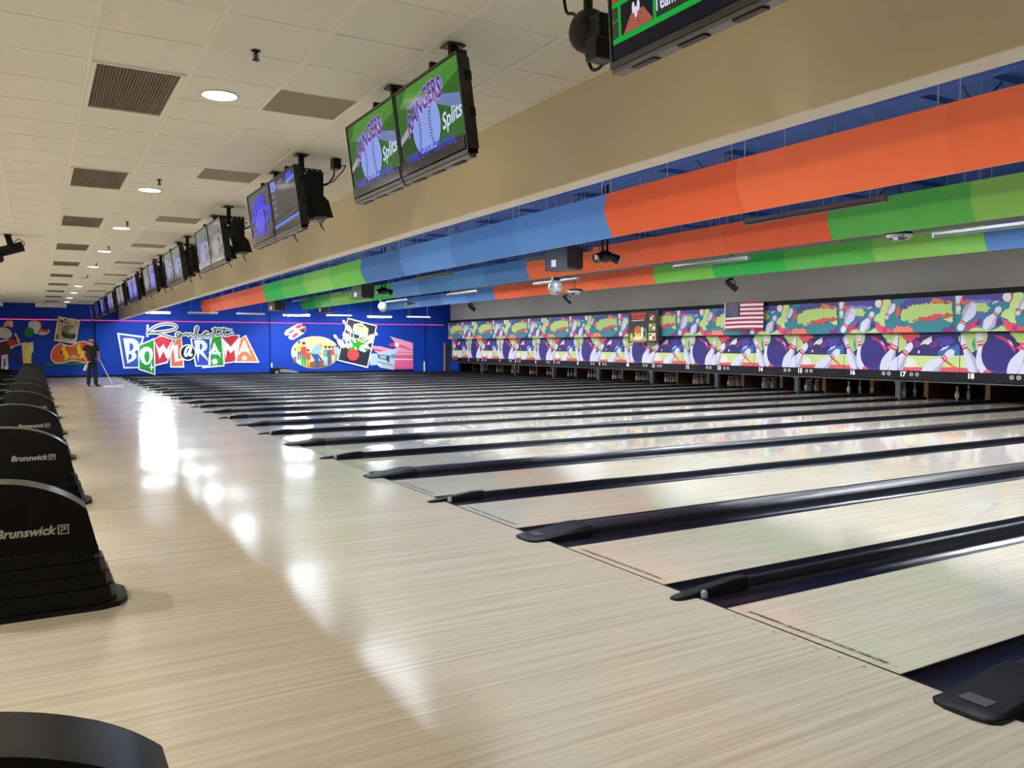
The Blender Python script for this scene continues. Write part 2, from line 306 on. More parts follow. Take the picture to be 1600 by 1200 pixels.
WALL = {'t1':[('p','#e4e8ea',[(0.014,2.037),(1.178,1.885),(1.082,1.557),(0.935,1.362),(0.916,0.385),(0.251,0.371)],0),('p','#2b4fae',[(0.108,1.951),(1.087,1.811),(1.02,1.606),(0.882,1.386),(0.886,0.445),(0.306,0.452)],0)],'l1':[('p','#dfe4ea',[(0.27,1.786),(0.605,1.788),(0.788,1.732),(0.909,1.598),(0.947,1.44),(0.903,1.283),(0.736,1.148),(0.816,1.036),(0.813,0.878),(0.687,0.744),(0.419,0.601)],0),('p','#2b4fae',[(0.54,1.563),(0.631,1.53),(0.69,1.44),(0.677,1.283),(0.532,1.16)],0),('p','#2b4fae',[(0.509,1.071),(0.59,1.026),(0.619,0.947),(0.586,0.835),(0.463,0.769)],0)],'t2':[('p','#e4e8ea',[(0.906,1.469),(1.606,1.803),(1.618,0.04),(0.883,0.313)],0),('p','#0f8a1f',[(0.954,1.43),(1.572,1.72),(1.569,0.12),(0.933,0.356)],0)],'l2':[('p','#dfe4ea',[(0.95,1.058),(1.005,1.26),(1.152,1.373),(1.34,1.384),(1.484,1.282),(1.532,1.077),(1.496,0.805),(1.345,0.557),(1.198,0.536),(1.056,0.651),(0.966,0.832)],0),('p','#0f8a1f',[(1.144,0.944),(1.189,1.124),(1.273,1.192),(1.356,1.146),(1.384,0.987),(1.348,0.738),(1.262,0.615),(1.182,0.74)],0),('p','#dfe4ea',[(1.412,0.428),(1.453,0.722),(1.485,0.466),(1.593,0.415),(1.483,0.378),(1.452,0.191),(1.42,0.378),(1.321,0.419)],0)],'t3':[('p','#e4e8ea',[(1.573,1.754),(1.803,1.893),(2.17,1.93),(2.436,1.807),(2.401,1.41),(2.169,0.606),(1.594,0.465)],0),('p','#c02a3c',[(1.609,1.744),(1.825,1.854),(2.169,1.865),(2.379,1.747),(2.347,1.469),(2.129,0.686),(1.623,0.543)],0)],'l3':[('p','#dfe4ea',[(1.626,1.622),(1.81,1.304),(1.993,1.52),(2.126,1.257),(2.346,1.646),(2.182,0.845),(2.108,0.846),(1.987,1.166),(1.811,0.814)],0)],'t4':[('p','#e4e8ea',[(2.538,1.808),(2.819,1.859),(2.906,0.383),(2.271,0.391),(2.269,1.013)],0),('p','#dd6f4e',[(2.561,1.748),(2.781,1.799),(2.841,0.459),(2.328,0.465),(2.329,1.012)],0)],'l4':[('p','#dfe4ea',[(2.418,1.44),(2.633,1.486),(2.632,0.807),(2.816,0.84),(2.825,0.759),(2.489,0.647)],0)],'t5':[('p','#e4e8ea',[(3.195,1.811),(4.153,1.825),(4.179,0.467),(4.13,0.432),(3.408,0.426)],0),('p','#2743a0',[(3.274,1.751),(4.094,1.764),(4.112,0.519),(4.082,0.484),(3.467,0.486)],0)],'l5':[('p','#dfe4ea',[(3.365,1.703),(3.618,1.739),(3.838,1.681),(3.969,1.518),(3.978,1.354),(3.92,1.237),(3.785,1.156),(4.066,0.639),(3.607,1.075),(3.544,0.621)],0),('p','#2743a0',[(3.637,1.541),(3.725,1.506),(3.745,1.378),(3.71,1.285),(3.631,1.215)],0)],'t6':[('p','#e4e8ea',[(4.176,1.87),(4.661,1.931),(4.766,0.426),(3.716,0.332),(3.717,0.397),(3.996,0.44),(4.09,1.378)],0),('p','#0f8a1f',[(4.231,1.842),(4.626,1.896),(4.722,0.478),(3.828,0.424),(4.12,0.486),(4.119,1.378)],0)],'l6':[('p','#dfe4ea',[(4.307,1.636),(4.632,0.846),(4.432,1.048),(4.185,1.049),(4.002,0.792)],0),('p','#dfe4ea',[(3.974,1.115),(4.164,1.131),(4.478,1.13),(4.648,1.106),(4.477,1.036),(4.341,0.996),(4.207,1.037)],0),('p','#0f8a1f',[(4.322,1.213),(4.265,1.131),(4.377,1.137)],0),('p','#dfe4ea',[(4.489,0.621),(4.394,0.601),(4.41,0.502),(4.33,0.558),(4.274,0.476),(4.256,0.575),(4.162,0.558),(4.216,0.641),(4.138,0.699),(4.232,0.719),(4.216,0.818),(4.296,0.762),(4.352,0.844),(4.37,0.745),(4.465,0.763),(4.411,0.679)],0)],'t7':[('p','#e4e8ea',[(4.638,1.92),(5.151,1.97),(5.52,1.984),(5.361,0.633),(4.759,0.544)],0),('p','#b3202f',[(4.671,1.884),(4.853,1.855),(5.151,1.93),(5.462,1.936),(5.327,0.678),(4.787,0.596)],0)],'l7':[('p','#dfe4ea',[(4.66,1.861),(5.073,1.377),(5.46,1.841),(5.294,0.781),(5.237,1.258),(5.069,1.068),(4.907,1.258),(4.813,0.762)],0)],'t8':[('p','#e4e8ea',[(5.505,1.777),(5.81,1.979),(6.46,0.583),(5.245,0.596)],0),('p','#d9703f',[(5.54,1.753),(5.786,1.914),(6.366,0.647),(5.338,0.657)],0)],'l8':[('p','#dfe4ea',[(5.737,1.759),(6.052,0.919),(5.856,1.148),(5.6,1.149),(5.377,0.912)],0),('p','#dfe4ea',[(5.463,1.257),(5.649,1.281),(5.812,1.28),(6.034,1.268),(5.857,1.184),(5.728,1.132),(5.578,1.185)],0),('p','#d9703f',[(5.715,1.352),(5.667,1.276),(5.765,1.276)],0),('p','#dfe4ea',[(5.865,0.795),(5.788,0.779),(5.801,0.701),(5.737,0.745),(5.692,0.68),(5.678,0.758),(5.602,0.745),(5.645,0.811),(5.582,0.856),(5.658,0.872),(5.645,0.95),(5.709,0.906),(5.754,0.971),(5.769,0.893),(5.845,0.907),(5.801,0.841)],0)],'ball':[('p','#e4e8ea',[(3.453,1.107),(3.442,1.017),(3.413,0.932),(3.366,0.856),(3.305,0.793),(3.232,0.745),(3.151,0.716),(3.067,0.707),(2.983,0.718),(2.904,0.748),(2.834,0.797),(2.776,0.861),(2.732,0.937),(2.706,1.021),(2.698,1.11),(2.709,1.199),(2.738,1.283),(2.784,1.359),(2.845,1.422),(2.917,1.47),(2.997,1.5),(3.081,1.51),(3.165,1.5),(3.244,1.47),(3.316,1.422),(3.375,1.358),(3.419,1.282),(3.445,1.197)],0),('p','#14161c',[(3.396,1.107),(3.387,1.031),(3.362,0.959),(3.322,0.894),(3.27,0.84),(3.208,0.8),(3.14,0.775),(3.068,0.767),(2.997,0.777),(2.93,0.802),(2.87,0.843),(2.82,0.898),(2.783,0.962),(2.761,1.034),(2.754,1.11),(2.764,1.185),(2.789,1.257),(2.828,1.322),(2.879,1.375),(2.94,1.416),(3.009,1.441),(3.08,1.45),(3.151,1.441),(3.219,1.416),(3.279,1.375),(3.329,1.321),(3.367,1.256),(3.389,1.183)],0)],'balla':[('s','k',[(3.234,1.309),(3.164,1.369),(3.045,1.334),(2.957,1.134),(2.954,0.984),(3.015,0.958),(3.112,1.108),(3.225,1.334),(3.158,1.058),(3.171,0.967),(3.252,1.007)],0.16)],'shoe1':[('p','#dfe3e6',[(7.731,2.064),(7.807,2.219),(8.182,2.441),(8.356,2.529),(8.629,2.573),(8.674,2.418),(8.585,2.272),(8.178,2.096),(7.861,1.951),(7.758,1.979)],0),('p','#cf3f40',[(8.28,2.43),(8.589,2.549),(8.645,2.417),(8.383,2.316)],0),('p','#1c1c28',[(8.412,2.386),(8.651,2.458),(8.615,2.342),(8.452,2.294)],0),('p','#cf3f40',[(7.92,2.094),(8.18,2.268),(8.237,2.183),(8.005,2.038)],0)],'shoe2':[('p','#dfe3e6',[(7.928,1.877),(8.034,2.066),(8.382,2.299),(8.616,2.417),(8.82,2.448),(8.853,2.246),(8.728,2.072),(8.406,1.868),(8.145,1.728),(7.973,1.779)],0),('p','#cf3f40',[(8.451,2.26),(8.802,2.413),(8.836,2.275),(8.584,2.157)],0),('p','#1c1c28',[(8.585,2.226),(8.836,2.298),(8.776,2.147),(8.612,2.1)],0),('p','#cf3f40',[(8.117,1.837),(8.177,2.01),(8.409,2.127),(8.449,2.029),(8.232,1.832)],0)],'oval':[('p','#e0cf93',[(10.628,1.086),(10.61,0.952),(10.561,0.823),(10.48,0.7),(10.372,0.587),(10.237,0.487),(10.08,0.402),(9.905,0.335),(9.717,0.286),(9.52,0.258),(9.319,0.251),(9.119,0.264),(8.925,0.297),(8.742,0.35),(8.575,0.42),(8.426,0.507),(8.299,0.608),(8.198,0.72),(8.125,0.84),(8.081,0.967),(8.068,1.097),(8.084,1.226),(8.132,1.352),(8.208,1.472),(8.311,1.583),(8.44,1.682),(8.591,1.768),(8.76,1.836),(8.944,1.887),(9.138,1.919),(9.338,1.931),(9.538,1.921),(9.735,1.892),(9.922,1.842),(10.095,1.773),(10.25,1.687),(10.382,1.586),(10.488,1.473),(10.566,1.349),(10.613,1.219)],0),('p','#7e4a33',[(8.826,0.42),(9.122,0.621),(10.078,0.7),(10.38,0.697),(10.196,0.51),(9.833,0.32),(9.319,0.256),(8.883,0.315)],0),('p','#5a5346',[(8.187,0.918),(8.336,0.917),(8.323,0.542),(8.27,0.542),(8.26,0.827),(8.243,0.543),(8.191,0.543)],0),('p','#c8cfe6',[(8.182,1.142),(8.347,1.142),(8.364,0.917),(8.327,0.872),(8.195,0.873),(8.159,0.933)],0),('p','#c99a7c',[(8.321,1.217),(8.313,1.179),(8.292,1.152),(8.264,1.142),(8.236,1.152),(8.216,1.179),(8.209,1.217),(8.217,1.254),(8.238,1.282),(8.266,1.292),(8.294,1.281),(8.314,1.254)],0),('p','#3a2c22',[(8.326,1.25),(8.314,1.224),(8.283,1.208),(8.246,1.208),(8.217,1.224),(8.205,1.251),(8.217,1.277),(8.247,1.293),(8.285,1.293),(8.314,1.277)],0),('p','#4c6a8a',[(8.39,1.19),(8.58,1.19),(8.563,0.713),(8.496,0.713),(8.483,1.076),(8.462,0.714),(8.395,0.714)],0),('p','#a9c04a',[(8.383,1.476),(8.594,1.476),(8.616,1.19),(8.569,1.133),(8.4,1.133),(8.355,1.21)],0),('p','#c99a7c',[(8.561,1.571),(8.551,1.523),(8.524,1.489),(8.488,1.476),(8.453,1.489),(8.427,1.523),(8.418,1.571),(8.428,1.618),(8.455,1.653),(8.491,1.666),(8.526,1.654),(8.552,1.619)],0),('p','#3a2c22',[(8.567,1.614),(8.552,1.58),(8.513,1.56),(8.466,1.56),(8.428,1.58),(8.413,1.614),(8.428,1.647),(8.467,1.668),(8.514,1.668),(8.552,1.648)],0),('p','#1f8f45',[(8.588,1.002),(8.843,1.0),(8.821,0.362),(8.73,0.363),(8.714,0.848),(8.685,0.364),(8.595,0.365)],0),('p','#b23a36',[(8.579,1.383),(8.862,1.383),(8.891,1.0),(8.828,0.924),(8.602,0.925),(8.541,1.028)],0),('p','#c99a7c',[(8.818,1.511),(8.804,1.447),(8.768,1.4),(8.72,1.383),(8.672,1.4),(8.637,1.447),(8.625,1.511),(8.639,1.574),(8.675,1.621),(8.723,1.638),(8.771,1.621),(8.806,1.574)],0),('p','#3a2c22',[(8.825,1.568),(8.805,1.523),(8.753,1.495),(8.69,1.495),(8.639,1.523),(8.62,1.568),(8.64,1.613),(8.691,1.64),(8.755,1.641),(8.806,1.613)],0),('p','#b79a46',[(8.848,0.768),(9.046,0.767),(9.029,0.272),(8.959,0.273),(8.946,0.649),(8.924,0.274),(8.853,0.275)],0),('p','#b7463a',[(8.841,1.064),(9.06,1.063),(9.083,0.766),(9.034,0.708),(8.859,0.709),(8.811,0.788)],0),('p','#c99a7c',[(9.027,1.162),(9.016,1.113),(8.988,1.077),(8.951,1.064),(8.913,1.077),(8.886,1.113),(8.877,1.163),(8.887,1.212),(8.915,1.248),(8.953,1.261),(8.99,1.248),(9.017,1.212)],0),('p','#3a2c22',[(9.032,1.207),(9.016,1.172),(8.976,1.151),(8.927,1.151),(8.887,1.172),(8.872,1.207),(8.888,1.242),(8.928,1.263),(8.978,1.263),(9.017,1.242)],0),('p','#9fc0dd',[(9.765,0.922),(9.973,0.921),(9.956,0.406),(9.882,0.407),(9.868,0.798),(9.845,0.408),(9.771,0.409)],0),('p','#5f9a7c',[(9.757,1.23),(9.988,1.23),(10.013,0.921),(9.961,0.859),(9.776,0.861),(9.726,0.943)],0),('p','#c99a7c',[(9.953,1.332),(9.941,1.281),(9.912,1.244),(9.873,1.23),(9.833,1.244),(9.805,1.281),(9.795,1.333),(9.806,1.384),(9.835,1.421),(9.875,1.435),(9.914,1.421),(9.943,1.384)],0),('p','#3a2c22',[(9.958,1.379),(9.942,1.342),(9.9,1.32),(9.848,1.32),(9.806,1.343),(9.79,1.379),(9.807,1.415),(9.849,1.437),(9.901,1.437),(9.943,1.415)],0),('p','#4d5560',[(9.969,0.892),(10.19,0.89),(10.172,0.345),(10.093,0.346),(10.078,0.76),(10.054,0.346),(9.976,0.347)],0),('p','#4d5560',[(9.961,1.218),(10.206,1.217),(10.232,0.89),(10.177,0.825),(9.981,0.826),(9.928,0.914)],0),('p','#c99a7c',[(10.168,1.326),(10.156,1.272),(10.125,1.232),(10.083,1.218),(10.041,1.232),(10.011,1.272),(10.001,1.326),(10.012,1.381),(10.043,1.421),(10.085,1.435),(10.127,1.421),(10.157,1.381)],0),('p','#3a2c22',[(10.174,1.375),(10.157,1.337),(10.112,1.313),(10.057,1.313),(10.012,1.337),(9.996,1.375),(10.013,1.414),(10.058,1.437),(10.113,1.437),(10.157,1.414)],0),('p','#d8b7a2',[(10.178,0.993),(10.346,0.993),(10.332,0.579),(10.273,0.58),(10.261,0.894),(10.243,0.58),(10.183,0.581)],0),('p','#c8463f',[(10.171,1.241),(10.358,1.24),(10.378,0.992),(10.336,0.943),(10.187,0.944),(10.147,1.01)],0),('p','#c99a7c',[(10.329,1.323),(10.32,1.282),(10.297,1.252),(10.265,1.241),(10.233,1.252),(10.21,1.282),(10.202,1.323),(10.211,1.364),(10.234,1.395),(10.266,1.406),(10.298,1.395),(10.321,1.364)],0),('p','#3a2c22',[(10.334,1.36),(10.32,1.331),(10.286,1.313),(10.244,1.313),(10.211,1.331),(10.198,1.36),(10.211,1.389),(10.245,1.407),(10.287,1.407),(10.321,1.389)],0),('p','#7aa05a',[(10.361,1.051),(10.529,1.051),(10.516,0.636),(10.455,0.637),(10.444,0.952),(10.425,0.637),(10.366,0.638)],0),('p','#89b0cc',[(10.354,1.299),(10.541,1.299),(10.561,1.051),(10.519,1.001),(10.369,1.002),(10.329,1.068)],0),('p','#c99a7c',[(10.512,1.382),(10.503,1.341),(10.479,1.31),(10.447,1.299),(10.416,1.31),(10.392,1.341),(10.384,1.382),(10.393,1.423),(10.417,1.454),(10.449,1.465),(10.481,1.454),(10.504,1.423)],0),('p','#3a2c22',[(10.517,1.419),(10.503,1.39),(10.469,1.372),(10.427,1.372),(10.393,1.39),(10.38,1.419),(10.394,1.448),(10.428,1.466),(10.47,1.466),(10.504,1.448)],0),('p','#7fa9cf',[(9.081,1.174),(9.249,1.377),(9.488,1.523),(9.618,1.464),(9.663,1.26),(9.572,1.114),(9.482,0.997),(9.233,0.998)],0),('p','#2d4d82',[(9.039,1.087),(9.233,1.01),(9.482,0.997),(9.705,0.703),(9.656,0.615),(9.479,0.792),(9.534,0.353),(9.385,0.308),(9.271,0.707)],0),('p','#c99a7c',[(9.713,1.435),(9.702,1.374),(9.671,1.325),(9.628,1.298),(9.58,1.298),(9.538,1.326),(9.508,1.374),(9.499,1.435),(9.51,1.496),(9.54,1.545),(9.583,1.572),(9.631,1.572),(9.674,1.545),(9.703,1.496)],0),('p','#c99a7c',[(9.484,1.172),(9.661,1.055),(9.636,0.938),(9.452,1.026)],0)],'poster':[('p','#e6e8ee',[(11.076,2.92),(12.717,2.525),(12.176,0.228),(10.471,0.649)],0),('p','#1d1f29',[(11.106,2.843),(12.64,2.481),(12.132,0.32),(10.539,0.696)],0),('p','#cdd596',[(11.316,2.24),(11.408,2.581),(11.622,2.618),(11.872,2.656),(11.979,2.52),(12.122,2.436),(12.221,2.351),(12.181,1.887),(11.688,2.089)],0),('p','#9a6a50',[(11.674,2.516),(11.96,2.486),(11.924,2.417),(11.656,2.448)],0),('p','#8f9a7a',[(11.565,2.293),(11.94,2.194),(11.931,2.16),(11.556,2.251)],0),('p','#9fb6d8',[(11.192,2.188),(11.617,2.157),(12.19,1.887),(12.171,1.783),(11.687,1.97),(11.173,2.12)],0),('p','#1b2340',[(11.174,2.137),(11.669,1.987),(12.18,1.792),(12.151,1.611),(11.686,1.799),(11.172,1.967)],0),('p','#e8eef2',[(11.191,2.12),(11.218,2.12),(11.216,1.967),(11.19,1.967)],0),('p','#1f8a2c',[(11.188,1.831),(11.508,1.849),(11.792,1.731),(12.043,1.611),(12.221,1.353),(12.201,1.147),(11.059,1.218),(11.025,1.372)],0),('p','#d3e04a',[(11.419,1.849),(11.739,1.782),(12.025,1.646),(11.97,1.577),(11.684,1.679)],0),('p','#d3e04a',[(11.432,1.405),(11.539,1.354),(11.555,1.217),(11.413,1.235)],0)],'pins':[('n','w',[(11.262,2.154),(10.793,2.793)],0.36),('n','w',[(10.884,1.338),(10.298,2.012)],0.36),('n','w',[(11.01,1.609),(10.874,2.117)],0.4),('n','w',[(11.187,1.729),(10.979,2.05)],0.5),('n','w',[(11.06,1.303),(10.958,1.745)],0.5),('n','w',[(11.254,1.337),(11.152,1.763)],0.5),('n','w',[(11.505,1.61),(11.224,1.882)],0.4),('n','w',[(12.189,1.801),(12.719,2.114)],0.5),('n','w',[(12.406,1.733),(12.114,1.508)],0.5),('n','w',[(11.716,1.182),(12.133,1.611)],0.5),('n','w',[(12.039,1.13),(11.717,1.285)],0.5),('n','w',[(12.005,1.422),(12.401,1.215)],0.4)],'redball':[('p','#d63a39',[(11.647,0.956),(11.638,0.886),(11.613,0.821),(11.574,0.762),(11.522,0.713),(11.46,0.676),(11.392,0.654),(11.32,0.647),(11.248,0.655),(11.18,0.679),(11.12,0.716),(11.069,0.766),(11.031,0.825),(11.008,0.89),(11.001,0.959),(11.01,1.028),(11.034,1.093),(11.073,1.152),(11.124,1.201),(11.186,1.238),(11.254,1.26),(11.326,1.268),(11.397,1.26),(11.466,1.237),(11.527,1.2),(11.578,1.15),(11.616,1.091),(11.639,1.025)],0)],'car':[('p','#e58ea6',[(13.474,1.946),(14.832,1.588),(14.824,0.143),(13.685,0.159),(13.655,1.159),(13.881,1.334),(13.733,1.649)],0),('p','#c25a7c',[(13.77,1.632),(14.83,1.191),(14.83,1.138),(13.994,1.369)],0),('p','#b24a70',[(13.842,1.071),(14.829,1.067),(14.829,1.031),(13.841,1.046)],0),('p','#c25a7c',[(13.728,0.913),(14.828,0.925),(14.827,0.711),(13.802,0.737)],0),('p','#d85a88',[(13.726,0.65),(14.827,0.64),(14.824,0.143),(13.666,0.16)],0),('p','#e9e6ee',[(13.802,0.72),(14.827,0.687),(14.827,0.651),(13.801,0.674)],0),('p','#e58ea6',[(12.439,1.422),(12.878,1.405),(13.581,1.247),(13.654,1.019),(12.765,1.023),(12.547,1.163)],0),('p','#a03a5a',[(12.457,1.284),(13.024,1.189),(12.986,1.126),(12.492,1.18)],0)],'chrome':[('p','#aebdca',[(12.271,0.819),(12.454,1.025),(12.765,1.006),(13.655,1.247),(13.881,1.334),(13.822,1.018),(13.685,0.107),(13.461,0.145),(12.869,0.258),(12.723,0.399),(12.322,0.369)],0),('p','#39424e',[(12.728,0.954),(13.355,0.933),(13.241,0.637),(12.799,0.745)],0),('p','#8fa0b0',[(12.837,0.919),(13.28,0.909),(13.205,0.69),(12.873,0.762)],0),('p','#39424e',[(13.28,0.881),(13.466,0.897),(13.389,0.461),(13.242,0.672)],0),('p','#5f7fb0',[(13.504,0.95),(13.803,0.983),(13.783,0.738),(13.502,0.74)],0),('p','#d6dde2',[(12.761,0.537),(12.908,0.501),(12.87,0.345),(12.742,0.399)],0),('p','#5b6774',[(12.725,0.59),(13.425,0.426),(13.686,0.352),(13.686,0.317),(13.425,0.373),(12.724,0.538)],0)],'lamp':[('p','#c02c34',[(13.396,1.492),(13.546,1.597),(13.733,1.572),(13.75,1.404),(13.619,1.369),(13.433,1.422)],0),('p','#cfd3d8',[(13.733,1.597),(13.958,1.58),(14.014,1.474),(13.881,1.351),(13.75,1.404)],0)],'woman':[('p','#c98d5a',[(-4.456,2.276),(-4.407,2.451),(-4.271,2.54),(-4.122,2.525),(-4.08,2.421),(-4.157,2.332),(-4.307,2.278)],0),('p','#d3ac90',[(-4.183,2.506),(-4.093,2.508),(-4.084,2.281),(-4.189,2.227),(-4.246,2.331)],0),('p','#1b1620',[(-4.322,2.278),(-4.219,2.227),(-4.266,2.139),(-4.339,2.191)],0),('p','#c9c3bd',[(-4.695,2.17),(-4.575,2.24),(-4.397,2.242),(-4.221,2.14),(-4.135,2.001),(-4.169,1.826),(-4.35,1.737),(-4.586,1.789),(-4.762,1.822)],0),('p','#d3ac90',[(-4.06,2.001),(-3.985,2.002),(-3.872,1.722),(-3.852,1.546),(-3.921,1.546),(-4.006,1.791)],0),('p','#3c1620',[(-4.766,1.666),(-4.292,1.685),(-4.116,1.581),(-4.156,1.161),(-4.306,1.126),(-4.605,1.023),(-4.782,1.024)],0),('p','#a8232f',[(-4.276,1.72),(-4.052,1.739),(-3.952,1.546),(-4.209,1.441),(-4.312,1.476)],0),('p','#2a1420',[(-4.11,1.826),(-3.989,1.862),(-3.949,1.651),(-4.054,1.651)],0),('p','#d3ac90',[(-4.648,1.667),(-4.261,1.738),(-4.263,1.668),(-4.591,1.58)],0),('p','#d3ac90',[(-4.24,1.406),(-3.755,1.564),(-3.603,1.6),(-3.604,1.529),(-4.0,1.423),(-4.182,1.301)],0),('p','#cdb7a6',[(-4.546,1.023),(-4.307,1.074),(-4.312,0.882),(-4.309,0.392),(-4.399,0.393),(-4.416,0.882),(-4.461,0.883),(-4.487,0.429),(-4.576,0.43)],0),('p','#17131c',[(-4.275,1.161),(-4.066,1.16),(-3.746,0.701),(-3.779,0.595),(-4.159,1.056)],0)],'bag':[('p','#c9b27a',[(-3.787,1.511),(-3.343,1.618),(-3.348,1.441),(-3.337,1.228),(-3.417,1.087),(-3.443,0.627),(-3.747,0.666)],0),('p','#d8c04e',[(-3.636,1.476),(-3.498,1.511),(-3.428,0.627),(-3.656,0.647)],0),('p','#cfcaa6',[(-3.498,1.547),(-3.353,1.611),(-3.337,1.228),(-3.433,1.052),(-3.492,1.158)],0)],'pinsmural':[('p','#c8c4c8',[(-3.536,2.463),(-3.367,2.536),(-3.153,2.54),(-2.986,2.436),(-3.007,2.222),(-3.166,1.973),(-3.289,1.972),(-3.315,2.184),(-3.526,2.252)],0),('p','#b7343c',[(-3.153,2.54),(-3.061,2.541),(-2.978,2.4),(-3.007,2.187),(-3.136,1.973),(-3.165,2.008),(-3.037,2.258),(-3.049,2.399)],0),('p','#3a3f8c',[(-3.536,2.463),(-3.49,2.499),(-3.51,2.288),(-3.541,2.287)],0)],'greenball':[('p','#14701e',[(-3.297,2.035),(-3.303,1.987),(-3.318,1.94),(-3.341,1.898),(-3.372,1.864),(-3.409,1.837),(-3.449,1.821),(-3.491,1.815),(-3.533,1.82),(-3.572,1.836),(-3.608,1.862),(-3.636,1.897),(-3.658,1.938),(-3.671,1.984),(-3.674,2.032),(-3.668,2.081),(-3.653,2.127),(-3.63,2.169),(-3.599,2.204),(-3.563,2.23),(-3.523,2.247),(-3.481,2.253),(-3.439,2.248),(-3.399,2.232),(-3.364,2.206),(-3.335,2.172),(-3.313,2.13),(-3.3,2.084)],0)],'shoes':[('p','#c8b78a',[(-3.167,1.955),(-3.008,2.151),(-2.946,2.188),(-2.934,2.01),(-3.014,1.903)],0),('p','#b0452c',[(-3.008,2.151),(-2.914,2.206),(-2.886,2.081),(-2.981,2.01)],0),('p','#c8b78a',[(-3.044,1.938),(-2.885,2.117),(-2.713,2.19),(-2.685,2.083),(-2.796,1.958),(-2.952,1.896)],0),('p','#b0452c',[(-2.933,2.081),(-2.791,2.171),(-2.714,2.136),(-2.826,1.993)],0)],'post':[('p','#d9d2bf',[(-2.356,2.759),(-1.488,2.572),(-1.678,1.524),(-2.548,1.663)],0),('p','#a99f78',[(-2.317,2.695),(-1.537,2.528),(-1.708,1.585),(-2.49,1.709)],0),('p','#16151c',[(-2.327,2.695),(-1.896,2.602),(-1.922,2.45),(-2.352,2.523)],0),('p','#6f7358',[(-2.228,2.195),(-2.13,2.34),(-1.939,2.378),(-1.717,2.363),(-1.75,2.272),(-1.912,2.162),(-1.947,2.018),(-2.2,2.016)],0),('p','#24262b',[(-2.247,2.051),(-1.948,1.982),(-1.677,1.984),(-1.681,1.803),(-1.826,1.73),(-2.142,1.8),(-2.235,1.872)],0),('p','#933431',[(-2.47,1.924),(-2.328,1.943),(-2.348,1.746),(-2.49,1.709)],0),('p','#c8bfae',[(-2.491,1.673),(-1.707,1.622),(-1.719,1.549),(-2.507,1.673)],0),('p','#3c4a44',[(-2.044,1.945),(-1.757,1.965),(-1.776,1.838),(-2.015,1.837)],0)],'orange':[('p','#d4cfc6',[(-2.701,0.976),(-2.658,1.19),(-2.528,1.441),(-2.305,1.566),(-2.055,1.477),(-1.897,1.441),(-1.735,1.513),(-1.556,1.64),(-1.314,1.666),(-1.09,1.532),(-0.998,1.258),(-1.039,0.856),(-1.272,0.62),(-1.593,0.715),(-1.848,0.753),(-2.168,0.656),(-2.515,0.634),(-2.668,0.797)],0),('p','#bf4a22',[(-2.663,0.976),(-2.628,1.172),(-2.497,1.405),(-2.306,1.523),(-2.056,1.433),(-1.898,1.397),(-1.72,1.47),(-1.541,1.597),(-1.315,1.623),(-1.123,1.495),(-1.037,1.258),(-1.078,0.874),(-1.287,0.668),(-1.592,0.758),(-1.847,0.797),(-2.167,0.699),(-2.498,0.681),(-2.636,0.815)],0),('p','#d8b51c',[(-2.253,1.369),(-2.104,1.387),(-2.076,1.242),(-2.0,1.08),(-1.94,0.899),(-2.102,0.774),(-2.165,0.81),(-2.114,0.936),(-2.222,1.081),(-2.234,1.225)],0),('p','#d8b51c',[(-2.082,1.387),(-2.09,1.352),(-2.11,1.325),(-2.138,1.309),(-2.169,1.31),(-2.196,1.325),(-2.215,1.352),(-2.221,1.387),(-2.213,1.421),(-2.193,1.449),(-2.165,1.464),(-2.134,1.464),(-2.107,1.449),(-2.088,1.421)],0),('p','#2a1a2a',[(-2.211,1.153),(-2.216,1.126),(-2.232,1.105),(-2.254,1.093),(-2.277,1.094),(-2.299,1.105),(-2.313,1.127),(-2.318,1.153),(-2.312,1.18),(-2.296,1.201),(-2.275,1.213),(-2.251,1.213),(-2.23,1.201),(-2.215,1.179)],0),('p','#d8b51c',[(-1.664,1.423),(-1.513,1.441),(-1.484,1.295),(-1.407,1.131),(-1.346,0.949),(-1.51,0.823),(-1.574,0.86),(-1.523,0.987),(-1.632,1.132),(-1.645,1.278)],0),('p','#d8b51c',[(-1.49,1.441),(-1.498,1.406),(-1.518,1.378),(-1.547,1.363),(-1.578,1.363),(-1.606,1.378),(-1.625,1.406),(-1.631,1.441),(-1.624,1.475),(-1.603,1.503),(-1.575,1.518),(-1.543,1.518),(-1.515,1.503),(-1.496,1.475)],0),('p','#1c7a22',[(-1.621,1.205),(-1.627,1.178),(-1.642,1.157),(-1.664,1.145),(-1.688,1.145),(-1.71,1.157),(-1.725,1.179),(-1.729,1.205),(-1.723,1.232),(-1.708,1.253),(-1.686,1.265),(-1.662,1.265),(-1.64,1.253),(-1.625,1.232)],0),('p','#b0a05a',[(-1.941,0.881),(-1.874,1.025),(-1.65,1.024),(-1.574,0.842),(-1.847,0.826)],0)],'greenbar':[('p','#14601c',[(-2.92,0.649),(-1.336,0.676),(-1.338,0.559),(-2.922,0.55)],0)]}
# ------------------------------------------------------------------ places (metres): X along the lanes from the foul line, Y along the row of lanes, Z up
LW = 1.0541; PITCH = 3.3726                      # lane width, lane pair spacing
def wide_cap(p): return 1.852+PITCH*(12-p)        # divider in the middle of pair p (lanes 2p-1, 2p)
def slim_cap(p): return wide_cap(p)-PITCH/2-.0     # divider between pair p and pair p+1
def lane_y(n):                                     # near edge of lane n
    p = (n+1)//2; c = wide_cap(p)
    return c-.367-LW if n % 2 == 0 else c+.367
YW = 42.0; CEIL = 3.315; SOF = 2.64; DECK = 5.3; XM = 16.6

